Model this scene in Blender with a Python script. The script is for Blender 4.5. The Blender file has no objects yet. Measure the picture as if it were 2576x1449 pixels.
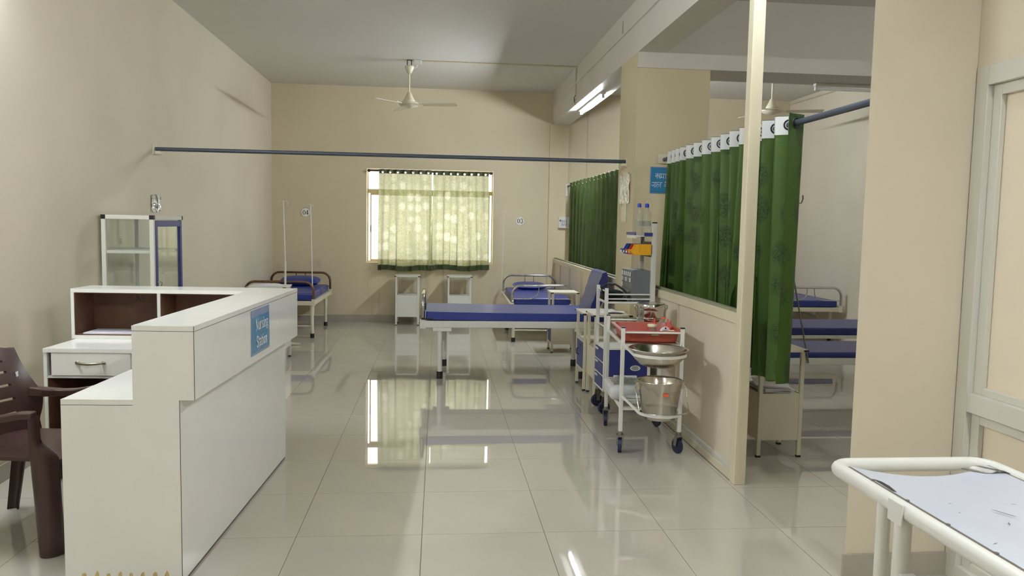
import bpy, math, random
from mathutils import Vector, Matrix
random.seed(7)
sc = bpy.context.scene
COL = sc.collection
PI = math.pi
sin, cos, rad = math.sin, math.cos, math.radians

# ------------------------------------------------------------------ camera
cam_d = bpy.data.cameras.new('camera'); cam = bpy.data.objects.new('camera', cam_d); COL.objects.link(cam)
cam_d.sensor_width = 36.0; cam_d.lens = 1950.23 / 2576 * 36.0; cam_d.clip_start = 0.05; cam_d.clip_end = 200
YAW, PIT, ROL = 0.09626, 0.08239, 0.018958
fw = Vector((sin(YAW)*cos(PIT), cos(YAW)*cos(PIT), -sin(PIT)))
rt = Vector((cos(YAW), -sin(YAW), 0)); up = rt.cross(fw)
rt, up = cos(ROL)*rt + sin(ROL)*up, -sin(ROL)*rt + cos(ROL)*up
m = Matrix((rt, up, -fw)).transposed().to_4x4(); m.translation = (0, 0, 1.5)
cam.matrix_world = m
sc.camera = cam

# ------------------------------------------------------------------ world, light levels, exposure
TUBE = 385.0         # radiance of a lit fluorescent tube
SKY = 3.6           # overcast daylight outside the window
EXPOSURE = 0.24
w = bpy.data.worlds.new('sky'); sc.world = w; w.use_nodes = True
bg = w.node_tree.nodes['Background']; bg.inputs[0].default_value = (1.0, 0.97, 0.92, 1); bg.inputs[1].default_value = SKY
sc.view_settings.view_transform = 'Standard'; sc.view_settings.look = 'None'
sc.view_settings.gamma = 1.0; sc.view_settings.use_curve_mapping = False
sc.view_settings.exposure = EXPOSURE
sc.cycles.use_denoising = True
sc.cycles.max_bounces = 10; sc.cycles.diffuse_bounces = 6; sc.cycles.glossy_bounces = 4
sc.cycles.transparent_max_bounces = 16; sc.cycles.transmission_bounces = 6
sc.cycles.sample_clamp_indirect = 6.0
sc.cycles.caustics_reflective = True; sc.cycles.caustics_refractive = False

pd = bpy.data.lights.new('window_portal', 'AREA'); pd.shape = 'RECTANGLE'; pd.size = 1.88; pd.size_y = 1.39
pd.cycles.is_portal = True
po = bpy.data.objects.new('window_portal', pd); COL.objects.link(po)
po.location = (-0.12, 11.97, 1.585); po.rotation_euler = (rad(-90), 0, 0)

# ------------------------------------------------------------------ materials
def lin(c):
    r = []
    for x in c[:3]:
        x = x/255.0
        r.append(x/12.92 if x <= 0.04045 else ((x+0.055)/1.055)**2.4)
    return (r[0], r[1], r[2], 1.0)

def N(nt, t, **kw):
    n = nt.nodes.new(t)
    for k, v in kw.items(): setattr(n, k, v)
    return n

def mat(name, c, rough=0.5, metal=0.0, var=0.05, vscale=6.0, bump=0.0, bscale=60.0, spec=0.5, coat=0.0, emit=None):
    ma = bpy.data.materials.new(name); ma.use_nodes = True
    nt = ma.node_tree; b = nt.nodes['Principled BSDF']
    b.inputs['Roughness'].default_value = rough; b.inputs['Metallic'].default_value = metal
    b.inputs['Specular IOR Level'].default_value = spec
    if coat: b.inputs['Coat Weight'].default_value = coat; b.inputs['Coat Roughness'].default_value = 0.08
    base = lin(c)
    tc = N(nt, 'ShaderNodeTexCoord')
    if var > 0:
        no = N(nt, 'ShaderNodeTexNoise'); no.inputs['Scale'].default_value = vscale; no.inputs['Detail'].default_value = 5
        nt.links.new(tc.outputs['Object'], no.inputs['Vector'])
        mp = N(nt, 'ShaderNodeMapRange'); mp.inputs[1].default_value = 0.3; mp.inputs[2].default_value = 0.7
        mp.inputs[3].default_value = 1-var; mp.inputs[4].default_value = 1+var*0.6
        nt.links.new(no.outputs['Fac'], mp.inputs[0])
        mx = N(nt, 'ShaderNodeVectorMath', operation='SCALE'); mx.inputs[0].default_value = base[:3]
        nt.links.new(mp.outputs[0], mx.inputs['Scale']); nt.links.new(mx.outputs[0], b.inputs['Base Color'])
    else:
        b.inputs['Base Color'].default_value = base
    if bump > 0:
        n2 = N(nt, 'ShaderNodeTexNoise'); n2.inputs['Scale'].default_value = bscale; n2.inputs['Detail'].default_value = 4
        nt.links.new(tc.outputs['Object'], n2.inputs['Vector'])
        bu = N(nt, 'ShaderNodeBump'); bu.inputs['Strength'].default_value = bump; bu.inputs['Distance'].default_value = 0.01
        nt.links.new(n2.outputs['Fac'], bu.inputs['Height']); nt.links.new(bu.outputs[0], b.inputs['Normal'])
    if emit:
        b.inputs['Emission Color'].default_value = (*emit[0], 1); b.inputs['Emission Strength'].default_value = emit[1]
    return ma

def glassy(name, c, gloss=0.12, alpha_keep=0.1, rough=0.02):
    """thin clear sheet: mostly see-through, tinted, with a fresnel mirror on top"""
    ma = bpy.data.materials.new(name); ma.use_nodes = True
    nt = ma.node_tree; out = nt.nodes['Material Output']; nt.nodes.remove(nt.nodes['Principled BSDF'])
    tr = N(nt, 'ShaderNodeBsdfTransparent'); tr.inputs[0].default_value = lin(c)
    df = N(nt, 'ShaderNodeBsdfDiffuse'); df.inputs[0].default_value = lin(c)
    gl = N(nt, 'ShaderNodeBsdfGlossy'); gl.inputs['Roughness'].default_value = rough
    m1 = N(nt, 'ShaderNodeMixShader'); m1.inputs[0].default_value = alpha_keep
    nt.links.new(tr.outputs[0], m1.inputs[1]); nt.links.new(df.outputs[0], m1.inputs[2])
    lw = N(nt, 'ShaderNodeLayerWeight')
    pw = N(nt, 'ShaderNodeMath', operation='POWER'); pw.inputs[1].default_value = 5.0; nt.links.new(lw.outputs['Facing'], pw.inputs[0])
    ad = N(nt, 'ShaderNodeMath', operation='MULTIPLY_ADD'); ad.inputs[1].default_value = 0.9; ad.inputs[2].default_value = gloss; ad.use_clamp = True
    nt.links.new(pw.outputs[0], ad.inputs[0])
    m2 = N(nt, 'ShaderNodeMixShader'); nt.links.new(ad.outputs[0], m2.inputs[0])
    nt.links.new(m1.outputs[0], m2.inputs[1]); nt.links.new(gl.outputs[0], m2.inputs[2])
    nt.links.new(m2.outputs[0], out.inputs['Surface'])
    return ma

def curtain_mat(name, c, dark, transl, tcol, motif_scale=4.2, sheer=0.0):
    ma = bpy.data.materials.new(name); ma.use_nodes = True
    nt = ma.node_tree; out = nt.nodes['Material Output']; b = nt.nodes['Principled BSDF']
    uv = N(nt, 'ShaderNodeUVMap')
    sep = N(nt, 'ShaderNodeSeparateXYZ'); nt.links.new(uv.outputs[0], sep.inputs[0])
    # tree motifs woven in a staggered grid
    vo = N(nt, 'ShaderNodeTexVoronoi'); vo.inputs['Scale'].default_value = motif_scale; vo.inputs['Randomness'].default_value = 0.45
    nt.links.new(uv.outputs[0], vo.inputs['Vector'])
    fine = N(nt, 'ShaderNodeTexNoise'); fine.inputs['Scale'].default_value = 55; fine.inputs['Detail'].default_value = 3
    fine.inputs['Distortion'].default_value = 2.0
    nt.links.new(uv.outputs[0], fine.inputs['Vector'])
    blob = N(nt, 'ShaderNodeMapRange'); blob.inputs[1].default_value = 0.40; blob.inputs[2].default_value = 0.30
    nt.links.new(vo.outputs['Distance'], blob.inputs[0])
    fm = N(nt, 'ShaderNodeMapRange'); fm.inputs[1].default_value = 0.42; fm.inputs[2].default_value = 0.6
    nt.links.new(fine.outputs['Fac'], fm.inputs[0])
    mm = N(nt, 'ShaderNodeMath', operation='MULTIPLY'); nt.links.new(blob.outputs[0], mm.inputs[0]); nt.links.new(fm.outputs[0], mm.inputs[1])
    mx = N(nt, 'ShaderNodeMix', data_type='RGBA'); mx.inputs[6].default_value = lin(c); mx.inputs[7].default_value = lin(dark)
    nt.links.new(mm.outputs[0], mx.inputs[0])
    # soft crumple and crease relief
    cr = N(nt, 'ShaderNodeTexNoise'); cr.inputs['Scale'].default_value = 26; cr.inputs['Detail'].default_value = 6; cr.inputs['Distortion'].default_value = 1.2
    nt.links.new(uv.outputs[0], cr.inputs['Vector'])
    ah = N(nt, 'ShaderNodeMath', operation='MULTIPLY_ADD'); ah.inputs[1].default_value = 0.6
    nt.links.new(mm.outputs[0], ah.inputs[0]); nt.links.new(cr.outputs['Fac'], ah.inputs[2])
    bu = N(nt, 'ShaderNodeBump'); bu.inputs['Strength'].default_value = 0.45; bu.inputs['Distance'].default_value = 0.008
    nt.links.new(ah.outputs[0], bu.inputs['Height'])
    nt.links.new(mx.outputs[2], b.inputs['Base Color']); nt.links.new(bu.outputs[0], b.inputs['Normal'])
    b.inputs['Roughness'].default_value = 0.5; b.inputs['Specular IOR Level'].default_value = 0.3
    if transl > 0:
        t = N(nt, 'ShaderNodeBsdfTranslucent')
        mt = N(nt, 'ShaderNodeMix', data_type='RGBA'); mt.inputs[6].default_value = lin(tcol); mt.inputs[7].default_value = (0.93, 0.90, 0.72, 1)
        lb = N(nt, 'ShaderNodeMapRange'); lb.inputs[1].default_value = 0.50; lb.inputs[2].default_value = 0.30
        nt.links.new(vo.outputs['Distance'], lb.inputs[0])
        sel = N(nt, 'ShaderNodeSeparateColor'); nt.links.new(vo.outputs['Color'], sel.inputs[0])
        sm = N(nt, 'ShaderNodeMapRange'); sm.inputs[1].default_value = 0.2; sm.inputs[2].default_value = 0.8
        nt.links.new(sel.outputs[0], sm.inputs[0])
        lm = N(nt, 'ShaderNodeMath', operation='MULTIPLY'); nt.links.new(lb.outputs[0], lm.inputs[0]); nt.links.new(sm.outputs[0], lm.inputs[1]); sm.inputs[4].default_value = 0.5
        vine = N(nt, 'ShaderNodeTexNoise'); vine.inputs['Scale'].default_value = 24; vine.inputs['Detail'].default_value = 1.5; vine.inputs['Distortion'].default_value = 1.6
        nt.links.new(uv.outputs[0], vine.inputs['Vector'])
        v1_ = N(nt, 'ShaderNodeMath', operation='MULTIPLY_ADD'); v1_.inputs[1].default_value = 5.0; v1_.inputs[2].default_value = 0.0; nt.links.new(vine.outputs['Fac'], v1_.inputs[0])
        v2_ = N(nt, 'ShaderNodeMath', operation='PINGPONG'); v2_.inputs[1].default_value = 0.5; nt.links.new(v1_.outputs[0], v2_.inputs[0])
        fm2 = N(nt, 'ShaderNodeMapRange'); fm2.inputs[1].default_value = 0.0; fm2.inputs[2].default_value = 0.20; fm2.inputs[3].default_value = 0.42; fm2.inputs[4].default_value = 1.0
        nt.links.new(v2_.outputs[0], fm2.inputs[0])
        nt.links.new(lm.outputs[0], mt.inputs[0])
        sv = N(nt, 'ShaderNodeVectorMath', operation='SCALE'); nt.links.new(mt.outputs[2], sv.inputs[0]); nt.links.new(fm2.outputs[0], sv.inputs['Scale'])
        nt.links.new(sv.outputs[0], t.inputs[0])
        ms = N(nt, 'ShaderNodeMixShader'); ms.inputs[0].default_value = transl
        nt.links.new(b.outputs[0], ms.inputs[1]); nt.links.new(t.outputs[0], ms.inputs[2])
        # open weave: a little of what is behind shows through
        tp_ = N(nt, 'ShaderNodeBsdfTransparent'); tp_.inputs[0].default_value = (1, 0.98, 0.86, 1)
        mo = N(nt, 'ShaderNodeMixShader'); mo.inputs[0].default_value = sheer
        nt.links.new(ms.outputs[0], mo.inputs[1]); nt.links.new(tp_.outputs[0], mo.inputs[2]); nt.links.new(mo.outputs[0], out.inputs['Surface'])
    return ma

def wall_mat(name, c, stains=False):
    ma = mat(name, c, rough=0.55, var=0.05, vscale=1.3, bump=0.05, bscale=25, spec=0.35)
    if stains:
        nt = ma.node_tree; b = nt.nodes['Principled BSDF']
        src = b.inputs['Base Color'].links[0].from_socket
        g = N(nt, 'ShaderNodeNewGeometry'); s = N(nt, 'ShaderNodeSeparateXYZ'); nt.links.new(g.outputs['Position'], s.inputs[0])
        def rng(sock, a, b_, c_, d):
            r = N(nt, 'ShaderNodeMapRange'); r.inputs[1].default_value = a; r.inputs[2].default_value = b_; r.inputs[3].default_value = c_; r.inputs[4].default_value = d
            nt.links.new(sock, r.inputs[0]); return r.outputs[0]
        def mul(a, b_):
            q = N(nt, 'ShaderNodeMath', operation='MULTIPLY'); nt.links.new(a, q.inputs[0]); nt.links.new(b_, q.inputs[1]); return q.outputs[0]
        # water runs below the sill
        mpn = N(nt, 'ShaderNodeMapping'); mpn.inputs['Scale'].default_value = (9, 1, 0.55); nt.links.new(g.outputs['Position'], mpn.inputs[0])
        n1 = N(nt, 'ShaderNodeTexNoise'); n1.inputs['Scale'].default_value = 1.6; n1.inputs['Detail'].default_value = 8; n1.inputs['Roughness'].default_value = 0.7
        nt.links.new(mpn.outputs[0], n1.inputs['Vector'])
        streak = rng(n1.outputs['Fac'], 0.52, 0.68, 0, 1)
        msk = mul(mul(rng(s.outputs[0], -1.15, -0.95, 0, 1), rng(s.outputs[0], 0.75, 1.0, 1, 0)), rng(s.outputs[2], 0.86, 0.89, 1, 0))
        a1 = mul(streak, msk)
        # damp patches along z = 0.85
        n2 = N(nt, 'ShaderNodeTexNoise'); n2.inputs['Scale'].default_value = 5; n2.inputs['Detail'].default_value = 8
        nt.links.new(g.outputs['Position'], n2.inputs['Vector'])
        pt = rng(n2.outputs['Fac'], 0.54, 0.75, 0, 0.7)
        band = mul(rng(s.outputs[2], 0.72, 0.80, 0, 1), rng(s.outputs[2], 0.88, 0.95, 1, 0))
        a2 = mul(pt, band)
        ad = N(nt, 'ShaderNodeMath', operation='MAXIMUM'); nt.links.new(a1, ad.inputs[0]); nt.links.new(a2, ad.inputs[1])
        sc_ = N(nt, 'ShaderNodeMath', operation='MULTIPLY'); sc_.inputs[1].default_value = 0.45; nt.links.new(ad.outputs[0], sc_.inputs[0])
        mx = N(nt, 'ShaderNodeMix', data_type='RGBA'); nt.links.new(sc_.outputs[0], mx.inputs[0]); nt.links.new(src, mx.inputs[6])
        mx.inputs[7].default_value = lin((128, 108, 72)); nt.links.new(mx.outputs[2], b.inputs['Base Color'])
    return ma

M = {}
M['wall'] = wall_mat('cream_paint', (211, 201, 180)); M['wall_back'] = wall_mat('cream_paint_stained', (208, 196, 166), True); M['wall_y'] = wall_mat('yellow_cream_paint', (209, 197, 163))
M['ceiling'] = mat('white_distemper', (214, 210, 203), 0.7, var=0.04, vscale=0.8)
M['beam'] = mat('white_plaster', (214, 209, 199), 0.6, var=0.04, vscale=2)
M['tile'] = mat('vitrified_tile', (182, 176, 163), 0.016, var=0.035, vscale=3.0)
M['tile'].node_tree.nodes['Principled BSDF'].inputs['IOR'].default_value = 2.2
M['grout'] = mat('grout', (96, 88, 76), 0.8)
M['skirt'] = mat('grey_skirting_tile', (168, 160, 148), 0.2, var=0.05)
M['laminate'] = mat('white_laminate', (224, 223, 216), 0.10, var=0.02, spec=0.5)
M['laminate_edge'] = mat('white_edge_band', (200, 200, 196), 0.35, var=0.02)
M['joint'] = mat('dark_joint', (70, 64, 56), 0.7)
M['plywood'] = mat('brown_plywood', (92, 62, 44), 0.6, var=0.2, vscale=9)
M['chip'] = mat('bare_board', (190, 170, 120), 0.8, var=0.2, vscale=60)
M['white'] = mat('white_enamel', (216, 215, 207), 0.32, var=0.03)
M['white2'] = mat('cream_enamel', (216, 209, 186), 0.35, var=0.03)
M['alu'] = mat('cream_powder_coat', (214, 205, 178), 0.38, var=0.03)
M['alu_grey'] = mat('grey_white_powder_coat', (205, 203, 192), 0.35, var=0.02)
M['board'] = mat('partition_board', (222, 210, 188), 0.4, var=0.04, vscale=2)
M['gasket'] = mat('olive_gasket', (138, 138, 116), 0.6)
M['black'] = mat('black_plastic', (18, 18, 19), 0.45, var=0.1)
M['blackcloth'] = mat('black_fabric', (16, 16, 17), 0.85, var=0.1, spec=0.15)
M['rubber'] = mat('dark_rubber', (28, 28, 32), 0.6, var=0.1)
M['bluewheel'] = mat('blue_wheel', (28, 31, 66), 0.45, var=0.1)
M['chrome'] = mat('chrome', (205, 203, 198), 0.12, 1.0, var=0.05)
M['steel'] = mat('stainless_steel', (198, 192, 180), 0.2, 1.0, var=0.06, vscale=14)
M['zinc'] = mat('zinc_plate', (150, 148, 142), 0.35, 1.0, var=0.1)
M['rust'] = mat('rusted_tube', (112, 84, 64), 0.35, 0.6, var=0.35, vscale=20)
M['brass'] = mat('antique_handle', (150, 142, 120), 0.35, 0.9, var=0.1)
M['pipe'] = mat('blue_grey_pipe', (70, 78, 90), 0.4, 0.2, var=0.06)
M['vinyl'] = mat('blue_vinyl', (40, 56, 134), 0.33, var=0.06, vscale=5, bump=0.10, bscale=9)
M['vinyl_dark'] = mat('navy_vinyl', (34, 43, 108), 0.4, var=0.06, bump=0.12, bscale=10)
M['bluepanel'] = mat('blue_panel', (40, 50, 118), 0.4, var=0.04)
M['chair'] = mat('brown_plastic', (62, 43, 38), 0.30, var=0.06)
M['fan'] = mat('ivory_fan', (214, 206, 180), 0.3, var=0.04)
M['pvc'] = mat('white_pvc', (212, 210, 202), 0.4, var=0.02)
M['conduit'] = mat('painted_conduit', (200, 190, 160), 0.5, var=0.03)
M['switchgrey'] = mat('pale_grey_switch', (168, 168, 166), 0.4)
M['wire'] = mat('grey_wire', (90, 84, 70), 0.6)
M['tube'] = mat('lit_tube', (255, 255, 255), 0.5, var=0, emit=((0.86, 0.93, 1.0), TUBE))
M['tube_dim'] = mat('dimmer_lit_tube', (255, 255, 255), 0.5, var=0, emit=((0.86, 0.93, 1.0), TUBE*0.42))  # output scaled down to balance the hall lighting
M['tube_fill'] = mat('fill_lit_tube', (255, 255, 255), 0.5, var=0, emit=((0.86, 0.93, 1.0), TUBE*0.26))  # weak output for the fill tube added in the right-hand bay
M['tube_bright'] = mat('brighter_lit_tube', (255, 255, 255), 0.5, var=0, emit=((0.86, 0.93, 1.0), TUBE*1.25))  # output scaled up to balance the hall lighting
M['deadtube'] = mat('unlit_tube', (225, 225, 222), 0.3, var=0)
M['signblue'] = mat('blue_sign', (40, 120, 166), 0.35, var=0.04)
M['signcrinkle'] = mat('blue_sleeve', (62, 134, 178), 0.22, var=0.12, vscale=30, bump=0.5, bscale=30, coat=0.5)
M['signgrey'] = mat('grey_blue_sleeve', (136, 148, 178), 0.25, var=0.12, vscale=30, bump=0.5, bscale=30, coat=0.5)
M['print'] = mat('white_print', (228, 232, 234), 0.5, var=0)
M['disc'] = mat('white_plate', (240, 236, 226), 0.4, var=0)
M['ink'] = mat('black_print', (26, 26, 28), 0.5, var=0)
M['paper'] = mat('paper', (222, 220, 226), 0.7, var=0.04, vscale=12)
M['foil'] = mat('crinkled_sleeve', (236, 239, 246), 0.1, 1.0, var=0.05, bump=1.0, bscale=38)
M['label'] = mat('cream_label', (222, 212, 180), 0.35, var=0.05, bump=0.4, bscale=40)
M['tray'] = mat('terracotta_plastic', (164, 72, 52), 0.4, var=0.05)
M['red'] = mat('red_plastic', (214, 40, 34), 0.4)
M['orange'] = mat('orange_plastic', (226, 96, 60), 0.4)
M['yellow'] = mat('yellow_plastic', (226, 166, 30), 0.4, var=0.04)
M['green'] = mat('green_plastic', (24, 66, 62), 0.4)
M['blue'] = mat('blue_plastic', (38, 64, 196), 0.4)
M['grey'] = mat('grey_plastic', (98, 102, 104), 0.45, var=0.03)
M['clearplastic'] = glassy('clear_plastic', (226, 228, 226), 0.05, 0.16)
M['milky'] = mat('milky_plastic', (206, 208, 208), 0.35, var=0.04, bump=0.2, bscale=14)
M['glass'] = glassy('cabinet_glass', (253, 255, 253), 0.06, 0.03)
M['winglass'] = glassy('window_glass', (253, 254, 254), 0.0, 0.0)
M['pet'] = glassy('bottle_plastic', (250, 251, 250), 0.06, 0.05, 0.05)
M['sheetmetal'] = mat('white_sheet_top', (190, 194, 205), 0.33, var=0.05, vscale=5)
M['winframe'] = mat('beige_window_frame', (232, 214, 176), 0.4, var=0.03)
M['header'] = mat('curtain_stiffener', (212, 214, 212), 0.6, var=0.03)
M['header_dark'] = mat('olive_header', (72, 78, 44), 0.6, var=0.1)
M['curtain'] = curtain_mat('green_curtain', (62, 88, 34), (34, 54, 24), 0.0, (0, 0, 0))
M['curtain_back'] = curtain_mat('green_curtain_thin', (66, 84, 42), (44, 62, 32), 0.12, (120, 150, 70))
M['curtain_window'] = curtain_mat('window_curtain', (100, 114, 78), (84, 98, 64), 0.5, (172, 170, 128), 6.6, 0.06)
M['drop'] = mat('faded_spot', (60, 60, 62), 0.8, var=0)

# ------------------------------------------------------------------ mesh builder
class MB:
    def __init__(s): s.v = []; s.f = []; s.sm = []; s.uv = None
    def add(s, vs, fs, smooth=False):
        o = len(s.v); s.v += [tuple(p) for p in vs]
        for f in fs: s.f.append([i+o for i in f]); s.sm.append(smooth)
        return s
    def box(s, x0, x1, y0, y1, z0, z1):
        v = [(x, y, z) for z in (z0, z1) for y in (y0, y1) for x in (x0, x1)]
        return s.add(v, [(0, 2, 3, 1), (4, 5, 7, 6), (0, 1, 5, 4), (2, 6, 7, 3), (0, 4, 6, 2), (1, 3, 7, 5)])
    def bar(s, p0, p1, w, h, upv=(0, 0, 1)):
        """rectangular bar between two points, w across, h along upv"""
        a, b = Vector(p0), Vector(p1); d = (b-a).normalized(); u = Vector(upv)
        if abs(d.dot(u)) > 0.98: u = Vector((0, 1, 0))
        sx = d.cross(u).normalized()*w/2; sy = sx.cross(d).normalized()*h/2
        v = [p+i*sx+j*sy for p in (a, b) for i, j in ((-1, -1), (1, -1), (1, 1), (-1, 1))]
        return s.add(v, [(3, 2, 1, 0), (4, 5, 6, 7), (0, 1, 5, 4), (1, 2, 6, 5), (2, 3, 7, 6), (3, 0, 4, 7)])
    def cyl(s, p0, p1, r, n=12, r2=None, cap=True):
        a, b = Vector(p0), Vector(p1); d = (b-a).normalized()
        u = Vector((0, 0, 1)) if abs(d.z) < 0.9 else Vector((1, 0, 0))
        e1 = d.cross(u).normalized(); e2 = d.cross(e1)
        r2 = r if r2 is None else r2
        v = []
        for p, q in ((a, r), (b, r2)):
            v += [p+q*(cos(2*PI*i/n)*e1+sin(2*PI*i/n)*e2) for i in range(n)]
        s.add(v, [(i, i+n, (i+1) % n+n, (i+1) % n) for i in range(n)], True)
        if cap:
            s.add(v[:n], [list(range(n))]); s.add(v[n:], [list(range(n))[::-1]])
        return s
    def tube(s, pts, r, n=10, closed=False, rfun=None):
        P = [Vector(p) for p in pts]; k = len(P); rings = []
        T = []
        for i in range(k):
            a = P[(i-1) % k] if (closed or i > 0) else P[i]; b = P[(i+1) % k] if (closed or i < k-1) else P[i]
            T.append((b-a).normalized())
        u = Vector((0, 0, 1)) if abs(T[0].z) < 0.9 else Vector((1, 0, 0))
        e = T[0].cross(u).normalized()
        v = []
        for i in range(k):
            e = (e-T[i]*e.dot(T[i])).normalized(); g = T[i].cross(e)
            q = rfun(i/(k-1)) if rfun else r
            v += [P[i]+q*(cos(2*PI*j/n)*e+sin(2*PI*j/n)*g) for j in range(n)]
        fs = []
        for i in range(k if closed else k-1):
            a, b = i*n, ((i+1) % k)*n
            fs += [(a+j, a+(j+1) % n, b+(j+1) % n, b+j) for j in range(n)]
        s.add(v, fs, True)
        if not closed:
            s.add(v[:n], [list(range(n))[::-1]]); s.add(v[-n:], [list(range(n))])
        return s
    def sweep(s, pts, w, h, wf=None, upv=(0, 0, 1)):
        """rectangular ribbon swept along points"""
        P = [Vector(p) for p in pts]; k = len(P); v = []
        u0 = Vector(upv)
        for i in range(k):
            t = (P[min(i+1, k-1)]-P[max(i-1, 0)]).normalized()
            sx = t.cross(u0)
            sx = sx.normalized() if sx.length > 1e-3 else Vector((0, 1, 0))
            sy = sx.cross(t).normalized()
            ww = w*(wf(i/(k-1)) if wf else 1)
            v += [P[i]+a*ww/2*sx+b*h/2*sy for a, b in ((-1, -1), (1, -1), (1, 1), (-1, 1))]
        fs = [(3, 2, 1, 0), (4*k-4, 4*k-3, 4*k-2, 4*k-1)]
        for i in range(k-1):
            a = 4*i; fs += [(a+j, a+(j+1) % 4, a+4+(j+1) % 4, a+4+j) for j in range(4)]
        return s.add(v, fs)
    def lathe(s, prof, c=(0, 0, 0), n=24, smooth=True):
        v = []; k = len(prof)
        for r, z in prof: v += [(c[0]+r*cos(2*PI*i/n), c[1]+r*sin(2*PI*i/n), c[2]+z) for i in range(n)]
        fs = []
        for j in range(k-1): fs += [(j*n+i, j*n+(i+1) % n, (j+1)*n+(i+1) % n, (j+1)*n+i) for i in range(n)]
        return s.add(v, fs, smooth)
    def torus(s, c, axis, R, r, n=20, k=8):
        ax = Vector(axis).normalized(); u = Vector((0, 0, 1)) if abs(ax.z) < 0.9 else Vector((1, 0, 0))
        e1 = ax.cross(u).normalized(); e2 = ax.cross(e1)
        return s.tube([Vector(c)+R*(cos(2*PI*i/n)*e1+sin(2*PI*i/n)*e2) for i in range(n)], r, k, True)
    def ball(s, c, rx, ry=None, rz=None, n=12, k=8):
        ry = ry or rx; rz = rz or rx; v = []
        for j in range(k+1):
            t = PI*j/k
            v += [(c[0]+rx*sin(t)*cos(2*PI*i/n), c[1]+ry*sin(t)*sin(2*PI*i/n), c[2]+rz*cos(t)) for i in range(n)]
        fs = []
        for j in range(k): fs += [(j*n+i, (j+1)*n+i, (j+1)*n+(i+1) % n, j*n+(i+1) % n) for i in range(n)]
        return s.add(v, fs, True)
    def prism(s, poly, fn, d0, d1, smooth=False):
        """poly: 2d outline; fn(a,b,d) -> point"""
        n = len(poly)
        v = [fn(a, b, d) for d in (d0, d1) for a, b in poly]
        s.add(v, [(i, (i+1) % n, (i+1) % n+n, i+n) for i in range(n)], smooth)
        s.add(v[:n], [list(range(n))[::-1]]); return s.add(v[n:], [list(range(n))])
    def grid(s, nu, nv, fn, smooth=True, skip=None):
        v = [fn(i/nu, j/nv) for j in range(nv+1) for i in range(nu+1)]
        fs = [(j*(nu+1)+i, j*(nu+1)+i+1, (j+1)*(nu+1)+i+1, (j+1)*(nu+1)+i) for j in range(nv) for i in range(nu)
              if not (skip and skip((i+.5)/nu, (j+.5)/nv))]
        return s.add(v, fs, smooth)
    def slab(s, nu, nv, fn, off, smooth=True):
        """closed thick sheet; off(u,v) -> offset vector"""
        top = [Vector(fn(i/nu, j/nv)) for j in range(nv+1) for i in range(nu+1)]
        bot = [p+Vector(off(i/nu, j/nv)) for p, (j, i) in zip(top, [(j, i) for j in range(nv+1) for i in range(nu+1)])]
        q = lambda i, j: j*(nu+1)+i
        s.add(top, [(q(i, j), q(i+1, j), q(i+1, j+1), q(i, j+1)) for j in range(nv) for i in range(nu)], smooth)
        s.add(bot, [(q(i, j), q(i, j+1), q(i+1, j+1), q(i+1, j)) for j in range(nv) for i in range(nu)], smooth)
        rim = [q(i, 0) for i in range(nu)]+[q(nu, j) for j in range(nv)]+[q(i, nv) for i in range(nu, 0, -1)]+[q(0, j) for j in range(nv, 0, -1)]
        k = len(rim); vs = [top[i] for i in rim]+[bot[i] for i in rim]
        return s.add(vs, [(i, i+k, (i+1) % k+k, (i+1) % k) for i in range(k)])
    def ribbon(s, strokes, P):
        """flat printed strokes: list of (points2d, width); P(a,b) -> point"""
        for pts, wd in strokes:
            k = len(pts); L = []; Rr = []
            for i in range(k):
                a = pts[max(i-1, 0)]; b = pts[min(i+1, k-1)]
                dx, dy = b[0]-a[0], b[1]-a[1]; l = math.hypot(dx, dy) or 1
                nx, ny = -dy/l*wd/2, dx/l*wd/2
                L.append(P(pts[i][0]+nx, pts[i][1]+ny)); Rr.append(P(pts[i][0]-nx, pts[i][1]-ny))
            s.add(L+Rr, [(i, k+i, k+i+1, i+1) for i in range(k-1)])
        return s
    def build(s, name, ma, parent=None, bevel=0.0, seg=2, kind=None, label=None, fix=True):
        me = bpy.data.meshes.new(name); me.from_pydata([tuple(p) for p in s.v], [], s.f); me.update()
        for p, q in zip(me.polygons, s.sm): p.use_smooth = q
        if fix:
            import bmesh
            bm = bmesh.new(); bm.from_mesh(me); bmesh.ops.recalc_face_normals(bm, faces=bm.faces); bm.to_mesh(me); bm.free()
        me.materials.append(M[ma] if isinstance(ma, str) else ma)
        o = bpy.data.objects.new(name, me); COL.objects.link(o)
        if parent is not None: o.parent = parent
        if bevel > 0:
            b = o.modifiers.new('bevel', 'BEVEL'); b.width = bevel; b.segments = seg; b.limit_method = 'ANGLE'; b.angle_limit = rad(50)
            b.harden_normals = False
        if kind: o['kind'] = kind
        if label: o['label'] = label
        return o

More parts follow.
